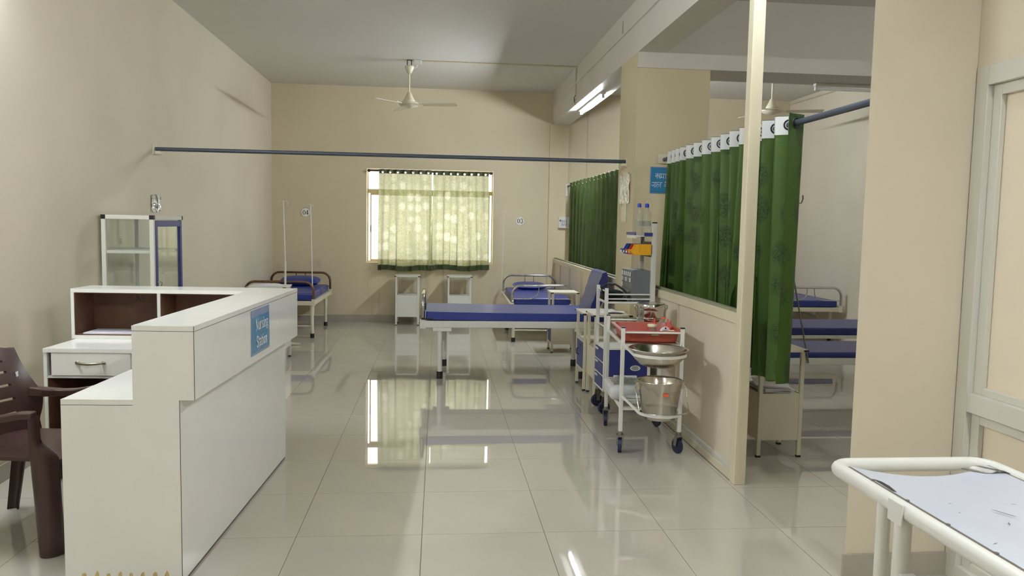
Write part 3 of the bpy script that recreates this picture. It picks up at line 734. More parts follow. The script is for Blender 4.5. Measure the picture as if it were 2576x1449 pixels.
def side_bed(label, X0, X1, Y0, Y1, z0, zf, zm, legs):
    t = thing('hospital_bed', label, 'bed', ((X0+X1)/2, (Y0+Y1)/2, 0), 0, 'hospital beds')
    hx, hy = (X1-X0)/2, (Y1-Y0)/2
    f = MB(); f.box(-hx, hx, -hy, -hy+0.03, z0, zf); f.box(-hx, hx, hy-0.03, hy, z0, zf); f.box(-hx, -hx+0.03, -hy+0.03, hy-0.03, z0, zf); f.box(hx-0.03, hx, -hy+0.03, hy-0.03, z0, zf)
    f.build('frame', 'white', t, bevel=0.003)
    MB().box(-hx+0.031, hx-0.031, -hy+0.031, hy-0.031, zf-0.02, zf-0.004).build('deck', 'white', t)
    MB().box(-hx+0.05, hx-0.05, -hy+0.004, hy-0.01, zf+0.0005, zm).build('mattress', 'vinyl_dark', t, bevel=0.015, seg=3)
    for x in legs:
        for sy in (-1, 1):
            y = sy*(hy-0.04)
            lg = MB().cyl((x, y, 0.05), (x, y, z0), 0.02, 12).build('leg', 'white', t); rubber(lg, x, y)
        MB().cyl((x, -hy+0.06, 0.16), (x, hy-0.06, 0.16), 0.009, 8).build('brace', 'white', t)
    for sx in (-1, 1):
        x = sx*(hx-0.0); r_ = 0.10
        pts = [(x, -hy+0.02, z0+0.01), (x, -hy+0.02, 0.66-r_)]+arc((-hy+0.02+r_, 0.66-r_), r_, 180, 90, 5, 'yz', x)+arc((hy-0.02-r_, 0.66-r_), r_, 90, 0, 5, 'yz', x)+[(x, hy-0.02, z0+0.01)]
        MB().tube(pts, 0.016, 10).build('bow_end', 'chrome', t)
    return t
side_bed('hospital bed standing crosswise in the right-hand bay, second from the pillar', 3.02, 4.92, 7.19, 7.93, 0.44, 0.473, 0.545, (-0.7, 0.92))
side_bed('hospital bed standing crosswise in the right-hand bay, nearest the right pillar', 2.42, 4.30, 6.0, 6.66, 0.40, 0.455, 0.502, (-0.72, 0.8))

# bed standing across the hall
t = thing('hospital_bed', 'hospital bed standing across the middle of the hall, long blue mattress', 'bed', (0.75, 7.81, 0), 0, 'hospital beds')
X0, X1, Y0, Y1 = -0.89, 0.90, -0.41, 0.41
f = MB(); f.box(X0, X1, Y0, Y0+0.03, 0.497, 0.563); f.box(X0, X1, Y1-0.03, Y1, 0.497, 0.563); f.box(X0, X0+0.03, Y0+0.03, Y1-0.03, 0.497, 0.563); f.box(X1-0.03, X1, Y0+0.03, Y1-0.03, 0.497, 0.563)
f.build('frame', 'white', t, bevel=0.004)
MB().box(X0+0.031, X1-0.031, Y0+0.031, Y1-0.031, 0.54, 0.556).build('deck', 'white', t)
MB().slab(24, 6, lambda u, v: (X0+0.035+(X1-X0-0.05)*u, Y0+0.0+(Y1-Y0)*v, 0.640+0.012*(1-u)**3), lambda u, v: (0, 0, -0.0735-0.002*(1-u)), False).build('mattress', 'vinyl', t, bevel=0.012)
MB().cyl((X0-0.01, Y0-0.005, 0.583), (X0+0.10, Y0-0.005, 0.58), 0.008, 8).build('strap', 'black', t)
for x in (-0.70, 0.68):
    MB().box(x-0.09, x+0.09, Y0+0.0, Y0+0.04, 0.462, 0.4965).build('leg_plate', 'white', t, bevel=0.003)
    MB().box(x-0.09, x+0.09, Y1-0.04, Y1, 0.462, 0.4965).build('leg_plate', 'white', t, bevel=0.003)
    for y, dx in ((Y0+0.03, 0.0), (Y1-0.12, 0.045)):
        lg = MB().cyl((x-0.02+dx, y, 0.05), (x-0.02+dx, y, 0.462), 0.024, 14).build('leg', 'white', t)
        MB().cyl((x-0.02+dx, y, 0), (x-0.02+dx, y, 0.07), 0.031, 14).build('rubber_foot', 'rubber', lg)
        if y > 0: MB().box(x-0.02+dx-0.018, x-0.02+dx+0.018, y-0.03, y-0.024, 0.10, 0.16).build('clip', 'white', lg)
for x, hh, ma in ((X0+0.005, 0.80, 'chrome'), (X1-0.0, 0.80, 'chrome')):
    r_ = 0.11
    pts = [(x, Y0+0.03, 0.50), (x, Y0+0.03, hh-r_)]+arc((Y0+0.03+r_, hh-r_), r_, 180, 90, 6, 'yz', x)+arc((Y1-0.03-r_, hh-r_), r_, 90, 0, 6, 'yz', x)+[(x, Y1-0.03, 0.50)]
    bo = MB().tube(pts, 0.019, 12).build('bow_end', ma, t)
    for y in (Y0+0.03, Y1-0.03): MB().box(x-0.028, x+0.028, y-0.028, y+0.028, 0.485, 0.575).build('bracket', 'white', bo, bevel=0.003)
# blue cushion propped on that bed
t = thing('backrest_cushion', 'blue vinyl cushion propped upright on the crosswise bed against the partition', 'cushion', (1.53, 7.88, 0.641))
prof = [(-0.035, 0.0), (0.065, 0.0), (0.145, 0.14), (0.17, 0.26), (0.175, 0.35), (0.155, 0.40), (0.11, 0.385), (0.075, 0.30), (0.03, 0.16)]
def cush(u, v):
    k = u*len(prof); i = int(k) % len(prof); fr2 = k-int(k); a, b = prof[i], prof[(i+1) % len(prof)]
    e = 1-0.12*abs(2*v-1)**4
    x, z = a[0]+(b[0]-a[0])*fr2, a[1]+(b[1]-a[1])*fr2
    wv = 0.003*sin(z*60+v*5)*(1 if z < 0.2 else 0.3)
    return ((x-0.07)*e+0.07+(wv if 0.01 < z else 0), -0.30+0.56*v, z*(0.98+0.02*e)+0.001)
mb = MB(); mb.grid(36, 12, cush)
for v in (0, 1): mb.add([cush(i/36, v) for i in range(36)], [list(range(36))])
mb.build('cover', 'vinyl_dark', t)

# ================================================================== BEDSIDE LOCKERS
def locker(label, x0, x1, y0, y1, zt, face, zbox=(0.125, 0.44), ma='white', door_ma='bluepanel', corner=True):
    cx, cy = (x0+x1)/2, (y0+y1)/2
    t = thing('bedside_locker', label, 'locker', (cx, cy, 0), 0, 'bedside lockers')
    hx, hy = (x1-x0)/2, (y1-y0)/2; q = 0.0125
    for sx in (-1, 1):
        for sy in (-1, 1):
            x, y = sx*(hx-q), sy*(hy-q)
            lg = MB().box(x-q, x+q, y-q, y+q, 0.012, zt-0.02).build('leg', ma, t, bevel=0.002)
            MB().box(x-q-0.001, x+q+0.001, y-q-0.001, y+q+0.001, 0, 0.0118).build('foot_cap', 'black', lg)
    tp = MB().box(-hx-0.012, hx+0.012, -hy-0.012, hy+0.012, zt-0.0195, zt).build('top', ma, t, bevel=0.003)
    if corner:
        for sx in (-1, 1):
            for sy in (-1, 1):
                MB().box(sx*(hx)-0.016, sx*(hx)+0.016, sy*(hy)-0.016, sy*(hy)+0.016, zt-0.016, zt-0.004).build('corner_cap', 'black', tp)
    a, b = zbox
    i = 0.004
    panels = {'-y': (-hx+2*q, hx-2*q, -hy+i, -hy+i+0.008), '+y': (-hx+2*q, hx-2*q, hy-i-0.008, hy-i), '-x': (-hx+i, -hx+i+0.008, -hy+2*q, hy-2*q), '+x': (hx-i-0.008, hx-i, -hy+2*q, hy-2*q)}
    for k, p in panels.items():
        if k == face:
            fr_ = MB()
            if k[1] == 'x':
                fr_.box(p[0], p[1], p[2], p[3], a, a+0.02); fr_.box(p[0], p[1], p[2], p[3], b-0.02, b)
                fr_.build('door_frame', ma, t)
                s = -1 if k[0] == '-' else 1
                d = MB().box(p[0]+s*0.004, p[1]+s*0.004, p[2]+0.012, p[3]-0.012, a+0.021, b-0.021).build('door', door_ma, t, bevel=0.002)
                xs = (p[0]-0.004 if s < 0 else p[1]+0.004)
                MB().tube([(xs, 0.03, a+0.19), (xs+s*0.022, 0.03, a+0.185), (xs+s*0.022, 0.03, a+0.135), (xs, 0.03, a+0.13)], 0.005, 6).build('handle', 'bluewheel', d)
                MB().box(xs-0.003, xs+0.001, -0.04, 0.02, a+0.215, a+0.235).build('slot', 'black', d)
            else:
                fr_.box(p[0], p[1], p[2], p[3], a, b); fr_.build('door', door_ma, t)
        else:
            MB().box(p[0], p[1], p[2], p[3], a, b).build('side_panel', ma, t)
    MB().box(-hx+2*q, hx-2*q, -hy+i+0.009, hy-i-0.009, b-0.01, b-0.002).build('shelf', ma, t)
    MB().box(-hx+2*q, hx-2*q, -hy+i+0.009, hy-i-0.009, a+0.002, a+0.01).build('base_panel', ma, t)
    return t
locker('white bedside locker below the window, nearer the left bed', -0.605, -0.265, 11.28, 11.62, 0.725, '+y')
locker('white bedside locker below the window, behind the left end of the crosswise bed', 0.15, 0.495, 11.28, 11.62, 0.728, '+y')
locker('bedside locker with a blue door at the foot of the bed below number 03', 1.335, 1.64, 8.93, 9.25, 0.715, '-x', (0.10, 0.40), 'white2')
locker('bedside locker with a blue door at the right end of the crosswise bed', 1.325, 1.655, 6.865, 7.245, 0.71, '-x', (0.17, 0.455), 'white2')
locker('cream bedside locker between the blue-door locker and the crash cart', 1.352, 1.665, 6.525, 6.845, 0.735, '+x', (0.17, 0.44), 'white2')
locker('white bedside locker behind the nursing counter, at the foot of the left bed', -1.98, -1.60, 8.31, 8.66, 0.795, '+y', ma='white')
locker('bedside locker with loose papers on its shelf behind the tall post', 2.10, 2.40, 4.81, 5.13, 0.72, '+y', (0.115, 0.425), 'white2')
# papers on its shelf
for k in range(6):
    w_, h_ = 0.21, 0.27
    t = MB(); a = random.uniform(-0.35, 0.35)
    nx = random.uniform(-0.02, 0.03)
    t.slab(5, 5, lambda u, v: (2.25+nx+(u-.5)*w_*cos(a)-(v-.5)*h_*sin(a), 4.96+(u-.5)*w_*sin(a)+(v-.5)*h_*cos(a), 0.4325+k*0.0075+0.006*(1-u)*sin(3*v+k)**2), lambda u, v: (0, 0, -0.0045))
    tag(t.build('paper', 'paper'), ('bottom', 'second from bottom', 'third from bottom', 'third from top', 'second from top', 'topmost')[k]+' loose sheet in the pile on the locker shelf behind the tall post', 'paper', 'papers on the locker shelf')
tp = MB().slab(6, 4, lambda u, v: (-1.93+0.26*u, 8.40+0.20*v, 0.7985+0.012*sin(PI*u)*v), lambda u, v: (0, 0, -0.003)); tag(tp.build('paper', 'paper'), 'curled white sheet on the locker behind the nursing counter', 'paper')
pk = MB().slab(6, 4, lambda u, v: (1.44+0.19*u, 6.6+0.15*v, 0.737+0.018*sin(PI*u)), lambda u, v: (0, 0, -0.0015)); tag(pk.build('paper', 'paper'), 'white sheet lying on the cream locker beside the crash cart', 'paper')

# IV stands
t = thing('iv_stand', 'white IV stand with a double hook behind the nursing counter', 'iv stand', (-1.80, 9.40, 0), 0, 'iv poles')
MB().cyl((0, 0, 0.03), (0, 0, 1.0), 0.0125, 10).build('base_tube', 'white', t)
MB().cyl((0, 0, 1.0), (-0.02, 0, 1.72), 0.008, 10).build('pole', 'white', t)
ft = MB(); 
for a in range(4): ft.bar((0, 0, 0.03), (0.17*cos(a*PI/2+0.3), 0.17*sin(a*PI/2+0.3), 0.012), 0.022, 0.02)
ft.build('foot', 'white2', t)
hk = MB()
for s in (-1, 1): hk.tube([(-0.02, 0, 1.72), (-0.02+s*0.04, 0, 1.722), (-0.02+s*0.05, 0, 1.71), (-0.02+s*0.055, 0, 1.685), (-0.02+s*0.045, 0, 1.672)], 0.004, 6)
hk.build('hook', 'white', t)
def iv_rod(label, base, top, r=0.006):
    c = Vector(base); t = thing('iv_rod', label, 'iv pole', c, 0, 'iv poles')
    d = Vector(top)-c
    MB().cyl((0, 0, 0), d, r, 8).build('pole', 'white', t)
    h = MB()
    for s in (-1, 1): h.tube([d, d+Vector((s*0.02, 0, 0.012)), d+Vector((s*0.032, 0, 0.0)), d+Vector((s*0.03, 0, -0.02))], 0.004, 6)
    h.build('hook', 'white', t)
iv_rod('slim IV rod standing in the corner of the bed with rusty ends', (-1.572, 9.99, 0.4755), (-1.60, 9.99, 1.69), 0.007)
iv_rod('thin IV rod at the head of the bed below number 03', (0.952, 11.475, 0.4755), (0.975, 11.50, 1.675), 0.005)
t = thing('iv_rod', 'dark steel rod leaning on the crosswise bed nearest the right pillar', 'iv pole', (3.0, 5.975, 0.42), 0, 'iv poles')
MB().cyl((0.01, 0, 0), (-0.20, 0.0, 0.90), 0.007, 8).build('pole', 'zinc', t); MB().cyl((-0.004, 0.0, 0.0), (-0.018, 0.0, 0.06), 0.004, 6).build('tip', 'zinc', t)
t = thing('iv_stand', 'IV stand hidden behind the curtain edge, only its hook showing', 'iv stand', (2.395, 5.05, 0.7205), 0, 'iv poles')
MB().cyl((0, 0, 0), (0, 0, 0.97), 0.006, 8).build('pole', 'zinc', t); MB().lathe([(0.0, 0), (0.012, 0), (0.012, 0.03), (0, 0.03)]).build('socket', 'zinc', t)
MB().tube([(0, 0, 0.97), (0.02, 0, 0.952), (0.042, 0, 0.958), (0.052, 0, 0.985), (0.050, 0, 1.01)], 0.0045, 6).build('hook', 'zinc', t)

# ================================================================== NURSING COUNTER
t = thing('nursing_counter', 'white laminate L-shaped nursing counter with a raised ledge', 'counter', (-0.965, 3.17, 0), rad(-2.7))
# local: +y along the counter away from the camera, -x towards the left wall.  v = -x
MB().prism([(0.0, 0.77), (0.0, 1.0695), (-0.243, 1.0695), (-0.243, 0.7705), (-0.525, 0.7705), (-0.525, 0.002), (-0.06, 0.002), (-0.06, 0.77)], lambda a, b, d: (a, d, b), 0.0, 0.02).build('end_panel', 'laminate', t)
MB().box(-0.075, -0.061, 0.0205, 1.735, 0.012, 0.7695).build('front_board', 'laminate', t)
MB().box(-0.074, -0.064, 0.0205, 1.73, 0.0, 0.0115).build('dark_joint', 'joint', t)
lg = MB(); lg.box(-0.018, -0.0, 0.0205, 1.81, 0.77, 1.048); lg.box(-0.243, -0.225, 0.0205, 1.565, 0.7715, 1.048); lg.box(-0.225, -0.018, 0.0205, 1.80, 0.77, 0.788); lg.build('ledge_box', 'laminate', t)
MB().box(-0.2435, 0.0005, 0.0205, 1.812, 1.0485, 1.07).build('ledge_top', 'laminate', t)
MB().box(-0.525, -0.2435, 0.0205, 1.19, 0.749, 0.77).build('worktop', 'laminate', t)
MB().box(-0.093, -0.0755, 1.72, 1.80, 0.0, 0.7695).build('end_post', 'laminate', t)
jn = MB(); jn.box(-0.0008, 0.0012, -0.0008, 0.0012, 0.771, 1.0685); jn.box(-0.0605, -0.0585, -0.0008, 0.0012, 0.03, 0.769); jn.box(-0.2435, 0.0008, -0.0008, -0.0001, 1.0475, 1.0492); jn.box(-0.525, -0.2435, -0.0008, -0.0001, 0.7475, 0.749)
jn.box(0.0005, 0.0013, 0.0, 1.812, 1.047, 1.0487); jn.build('edge_line', 'joint', t)
for k in range(8):
    x = -0.452+k*0.0465+random.uniform(-0.004, 0.004); w_ = random.uniform(0.008, 0.0115)
    pl = [(x-w_, 0.004), (x+w_, 0.004), (x+w_*1.1, 0.04), (x+w_*0.9, 0.058+random.uniform(-.006, .006)), (x+w_*0.2, 0.056+random.uniform(-.004, .008)), (x-w_*0.6, 0.052+random.uniform(-.006, .004)), (x-w_*0.8, 0.03)]
    MB().prism(pl, lambda a, b, d: (a, d, b), -0.0006, -0.0001).build('chipped_patch', 'chip', t)
# rear wing: open shelf unit with drawers cabinet under it
v1 = -1.27; s0, s1 = 1.565, 1.81
MB().box(v1, -0.2445, s0, s1, 1.0485, 1.07).build('shelf_top', 'laminate', t)
MB().box(v1, -0.2445, s0, s1, 0.7715, 0.793).build('shelf_base', 'laminate', t)
MB().box(v1, v1+0.018, s0, s1-0.008, 0.7935, 1.048).build('side_panel', 'laminate', t)
MB().box(-0.769, -0.751, s0, s1-0.008, 0.7935, 1.048).build('divider', 'laminate_edge', t)
for a, b in ((v1+0.0185, -0.7695), (-0.7505, -0.2445)):
    ln = MB(); ln.box(a+0.0001, a+0.003, s0+0.002, s1-0.012, 0.796, 1.046); ln.box(b-0.003, b-0.0001, s0+0.002, s1-0.012, 0.796, 1.046); ln.box(a, b, s1-0.0115, s1-0.0085, 0.7935, 1.048); ln.box(a+0.003, b-0.003, s0+0.002, s1-0.012, 1.044, 1.0478); ln.box(a+0.003, b-0.003, s0+0.002, s1-0.012, 0.7933, 0.796)
    ln.build('lining', 'plywood', t)
MB().box(v1, -0.2445, s1-0.008, s1, 0.7935, 1.048).build('back_panel', 'laminate', t)
bk = MB(); bk.box(v1, -0.076, s1-0.03, s1-0.012, 0.0, 0.7485); bk.build('rear_board', 'plywood', t)
MB().box(v1+0.04, -0.2445, 1.205, s1-0.0, 0.749, 0.771).build('cabinet_top', 'laminate', t) if False else MB().box(-1.245, -0.2445, 1.205, s1, 0.7495, 0.771).build('cabinet_top', 'laminate', t)
MB().box(-1.245, -1.227, 1.21, s1-0.031, 0.0, 0.749).build('cabinet_side', 'laminate', t)
MB().box(-1.2265, -0.76, 1.212, 1.4, 0.606, 0.618).build('cabinet_rail', 'laminate_edge', t)
dr = MB().box(-1.203+0.0, -0.775, 1.208, 1.228, 0.621, 0.7475).build('drawer', 'laminate', t, bevel=0.0015)
hd = MB().tube([(-1.06, 1.206, 0.694), (-1.052, 1.187, 0.694), (-1.03, 1.178, 0.693), (-0.99, 1.174, 0.691), (-0.95, 1.178, 0.693), (-0.928, 1.187, 0.694), (-0.92, 1.206, 0.694)], 0.006, 8, rfun=lambda u: 0.0045+0.0035*sin(PI*u))
for x in (-1.06, -0.92): hd.ball((x, 1.203, 0.694), 0.013, 0.006, 0.010)
hd.build('handle', 'brass', dr)
MB().box(-0.774, -0.757, 1.212, s1-0.031, 0.0, 0.749).build('cabinet_side', 'laminate', t)
for x in (-1.2265, -0.7775): MB().box(x, x+0.003, 1.215, s1-0.032, 0.0, 0.605).build('lining', 'plywood', t)
# things on / in it
pp = MB().box(-1.22, -0.80, 1.60, 1.79, 0.7965, 0.803)
o = pp.build('paper', 'paper'); o.location = (-0.965, 3.17, 0); o.rotation_euler = (0, 0, rad(-2.7)); tag(o, 'flat stack of white sheets in the open pigeonhole of the counter', 'paper')
# printed wood stamps inside the pigeonhole are part of its lining
st = MB()
st.ribbon([([(-0.99+0.0, 0.985), (-0.985, 1.03)], 0.006), ([(-0.985, 1.03), (-0.962, 0.985)], 0.006), ([(-0.982, 1.0), (-0.968, 1.0)], 0.005), ([(-0.935, 1.03), (-0.955, 1.022), (-0.95, 1.008), (-0.935, 1.003), (-0.935, 0.99), (-0.955, 0.985)], 0.006)], lambda a, b: (a, s1-0.0118, b-0.012))
st.ribbon([([(1.67+0.075*cos(i/10*PI), 0.93-0.055*sin(i/10*PI)) for i in range(11)], 0.006), ([(1.675+0.05*cos(i/10*PI), 0.93-0.03*sin(i/10*PI)) for i in range(11)], 0.004), ([(1.605, 0.95), (1.64, 1.02)], 0.005), ([(1.62, 0.94), (1.67, 1.02)], 0.005), ([(1.66, 0.94), (1.71, 1.01)], 0.005), ([(1.70, 0.95), (1.74, 1.0)], 0.004)], lambda a, b: (v1+0.0217, a, b))
st.build('stamp', 'drop', t)

# serif stroke letters -------------------------------------------------
def C(cx, cy, rx, ry, a0, a1, n=10): return [(cx+rx*cos(rad(a0+(a1-a0)*i/n)), cy+ry*sin(rad(a0+(a1-a0)*i/n))) for i in range(n+1)]
TH, TN = 0.11, 0.045
def ser(x, y, w=0.17): return ([(x-w/2, y), (x+w/2, y)], TN)
GL = {
 'N': (0.72, [([(0.12, 0), (0.12, .7)], TN), ([(0.12, .7), (0.58, 0)], TH), ([(0.58, 0), (0.58, .7)], TN), ser(.12, 0), ser(.10, .7), ser(.58, .7)]),
 'u': (0.52, [([(.12, .46), (.12, .14)]+C(.24, .14, .12, .13, 180, 300, 6), TH*.9), ([(.40, .46), (.40, .0)], TH), ser(.09, .46, .13), ser(.37, .46, .13), ser(.44, 0, .12)]),
 'r': (0.38, [([(.13, 0), (.13, .46)], TH), ([(.15, .34)]+C(.25, .34, .1, .11, 180, 60, 5), TN*1.3), ser(.13, 0), ser(.10, .46, .13)]),
 's': (0.40, [(C(.2, .345, .12, .10, 40, 180, 6)+[(.13, .30), (.27, .18)]+C(.2, .11, .12, .10, 0, -150, 6), TH*.75)]),
 'i': (0.28, [([(.14, 0), (.14, .46)], TH), ([(.14, .58), (.14, .68)], TH), ser(.14, 0), ser(.11, .46, .13)]),
 'n': (0.54, [([(.13, 0), (.13, .46)], TH), ([(.15, .32)]+C(.28, .32, .13, .13, 160, 0, 6)+[(.41, 0)], TH*.9), ser(.13, 0), ser(.41, 0), ser(.10, .46, .13)]),
 'g': (0.50, [(C(.22, .30, .13, .15, 0, 360, 14), TH*.7), (C(.22, -.06, .16, .10, 0, 360, 14), TN*1.2), ([(.15, .16), (.12, .08), (.30, .04)], TN*1.3), ([(.32, .42), (.42, .46)], TN*1.4)]),
 'S': (0.54, [(C(.27, .53, .17, .16, 30, 180, 7)+[(.13, .44), (.40, .27)]+C(.27, .17, .17, .17, 0, -150, 7), TH*.9), ([(.43, .68), (.43, .5)], TN), ([(.11, .2), (.11, .0)], TN)]),
 't': (0.32, [([(.14, .62), (.14, .1)]+C(.22, .1, .08, .09, 180, 300, 4), TH*.9), ([(.03, .45), (.28, .45)], TN*1.3)]),
 'a': (0.46, [(C(.21, .34, .11, .12, 150, 0, 6)+[(.32, .06), (.42, .02)], TH*.85), (C(.20, .13, .10, .12, 60, 330, 8), TH*.7)]),
 'o': (0.50, [(C(.25, .23, .16, .22, 0, 360, 16), TH*.85)]),
}
def word(txt, size):
    out = []; x = 0
    for ch in txt:
        w_, st_ = GL[ch]
        for pts, wd in st_: out.append(([((x+a)*size, b*size) for a, b in pts], wd*size))
        x += w_
    return out, x*size
t2 = thing('nursing_sign', 'crinkled blue sheet reading Nursing Station on the front of the counter', 'sign', (-0.965, 3.17, 0), rad(-2.7))
def crk(u, v): return 0.0022+0.0012*sin(u*9+v*5)+0.0008*sin(v*23+u*11)
def sheet(a0, a1, z0, z1, lift, nu=14, nv=14):
    return MB().slab(nu, nv, lambda u, v: (lift+crk(a0+u*(a1-a0), z0+v*(z1-z0))*0.6, a0+u*(a1-a0), z0+v*(z1-z0)), lambda u, v: (-lift*0.9, 0, 0))
sheet(0.787, 1.122, 0.809, 1.040, 0.0030).build('sleeve', 'signgrey', t2)
sheet(0.796, 1.117, 0.822, 1.004, 0.0045).build('sheet', 'signcrinkle', t2)
pr_ = MB()
for txt, zz, wid in (('Nursing', 0.934, 0.235), ('Station', 0.846, 0.205)):
    so, ww = word(txt, 1.0); k = wid/ww
    so = [([(a*k, b*k*1.0) for a, b in pts], wd*k) for pts, wd in so]
    pr_.ribbon(so, lambda a, b: (0.0085, 0.845+(0.235-wid)/2+a, zz+b*1.15))
pr_.build('print', 'print', t2)

# ================================================================== INSTRUMENT CABINET
t = thing('instrument_cabinet', 'white glass-sided instrument cabinet with a blue framed door behind the counter', 'cabinet', (-2.225, 6.155, 0))
hx, hy, zt = 0.182, 0.325, 1.512
fr_ = MB(); q = 0.03
for sx in (-1, 1):
    for sy in (-1, 1):
        x, y = sx*(hx-q/2), sy*(hy-q/2); fr_.box(x-q/2, x+q/2, y-q/2, y+q/2, 0.0, zt-q)
for z in (zt-q, 0.10):
    for sy in (-1, 1): fr_.box(-hx+q, hx-q, sy*(hy-q/2)-q/2, sy*(hy-q/2)+q/2, z, z+q)
    for sx in (-1, 1): fr_.box(sx*(hx-q/2)-q/2, sx*(hx-q/2)+q/2, -hy+q, hy-q, z, z+q)
fr_.build('frame', 'alu_grey', t, bevel=0.002)
for sx in (-1, 1):
    for sy in (-1, 1): MB().box(sx*(hx-q/2)-0.0155, sx*(hx-q/2)+0.0155, sy*(hy-q/2)-0.0155, sy*(hy-q/2)+0.0155, zt-q+0.0005, zt+0.001).build('corner_cap', 'black', t)
MB().box(-hx+q, hx-q, -hy+q, hy-q, zt-0.008, zt-0.002).build('top_panel', 'white', t)
MB().box(-hx+q, hx-q, -hy+q, hy-q, 0.112, 0.12).build('base_panel', 'white', t)
sp = MB().box(-hx+q+0.001, hx-q-0.001, -hy+0.010, -hy+0.014, 0.131, zt-q-0.001).build('side_pane', 'glass', t)
MB().box(-hx+q+0.001, hx-q-0.001, hy-0.014, hy-0.010, 0.131, zt-q-0.001).build('side_pane', 'glass', t)
MB().box(-hx+0.008, -hx+0.012, -hy+q+0.001, hy-q-0.001, 0.131, zt-q-0.001).build('back_pane', 'glass', t)
sk = MB(); 
for k in range(3): sk.box(-0.06, -0.045, -hy+0.0092, -hy+0.0098, 1.335-k*0.013, 1.338-k*0.013)
sk.build('sticker', 'ink', sp)
for z in (0.5, 0.86, 1.235): MB().box(-hx+0.013, hx-0.034, -hy+0.016, hy-0.016, z, z+0.022).build('shelf', 'alu_grey', t, bevel=0.002)
d = MB(); y0, y1, z0, z1 = -hy+q+0.004, hy-q-0.004, 0.135, zt-q-0.006
d.box(hx-0.022, hx+0.002, y0, y0+0.045, z0, z1); d.box(hx-0.022, hx+0.002, y1-0.045, y1, z0, z1); d.box(hx-0.022, hx+0.002, y0+0.045, y1-0.045, z1-0.045, z1); d.box(hx-0.022, hx+0.002, y0+0.045, y1-0.045, z0, z0+0.045)
dd = d.build('door', 'bluepanel', t, bevel=0.002)
MB().box(hx-0.012, hx-0.008, y0+0.046, y1-0.046, z0+0.046, z1-0.046).build('pane', 'glass', dd)
kk = MB(); kk.tube([(hx+0.003, y0+0.02, 1.025), (hx+0.02, y0+0.02, 1.03), (hx+0.024, y0+0.05, 1.02), (hx+0.014, y0+0.06, 0.99)], 0.005, 8); kk.ball((hx+0.012, y0+0.06, 0.985), 0.008); kk.build('lock', 'chrome', dd)

# ================================================================== SIGNS AND WALL ITEMS
def num_sign(n, label, x, z):
    t = thing('number_sign', label, 'sign', (x, YB-0.001, z), 0, 'bed numbers on the back wall')
    MB().cyl((0, -0.0005, 0), (0, -0.005, 0), 0.066, 36).build('disc', 'disc', t)
    MB().torus((0, -0.005, 0), (0, 1, 0), 0.0645, 0.0012, 36, 5).build('rim', 'ink', t)
    s_ = []
    def zero(cx): 
        o = [(cx+0.022*cos(rad(a)), 0.033*sin(rad(a))) for a in range(0, 361, 15)]; return o
    mb = MB()
    def ring(cx, cz, rx, rz, ix, iz):
        k = 24; o = [(cx+rx*cos(2*PI*i/k), -0.0056, cz+rz*sin(2*PI*i/k)) for i in range(k)]+[(cx+ix*cos(2*PI*i/k), -0.0056, cz+iz*sin(2*PI*i/k)) for i in range(k)]
        mb.add(o, [(i, (i+1) % k, (i+1) % k+k, i+k) for i in range(k)])
    ring(-0.023, 0, 0.021, 0.034, 0.0105, 0.029)
    cx = 0.023
    P = lambda a, b: (cx+a, -0.0056, b)
    if n == '04': mb.ribbon([([(0.006, -0.034), (0.006, 0.034)], 0.011), ([(0.004, 0.032), (-0.020, -0.012)], 0.005), ([(-0.021, -0.013), (0.020, -0.013)], 0.008)], P)
    else: mb.ribbon([(C(-0.002, 0.017, 0.015, 0.015, 150, -70, 10), 0.0085), (C(-0.002, -0.014, 0.017, 0.018, 75, -150, 12), 0.0095)], P)
    mb.build('print', 'ink', t)
num_sign('04', 'round white 04 plate on the back wall above the bed with rusty ends', -1.945, 1.612)
num_sign('03', 'round white 03 plate on the back wall right of the window', 1.235, 1.547)

# blue Devanagari sign on the middle pillar
t = thing('wall_sign', 'blue sign with white Devanagari lettering on the middle pillar, half behind the curtain', 'sign', (1.842, 6.699, 1.79))
MB().box(0, 0.42, -0.006, -0.0, 0, 0.232).build('border', 'signgrey', t)
MB().box(0.006, 0.414, -0.0075, -0.0062, 0.006, 0.226).build('face', 'signblue', t)
def dev(x, z, s, sx=None):
    P = lambda a, b: (x+a*(sx or s), -0.0085, z+b*s); return P
k = MB(); w_ = 0.085
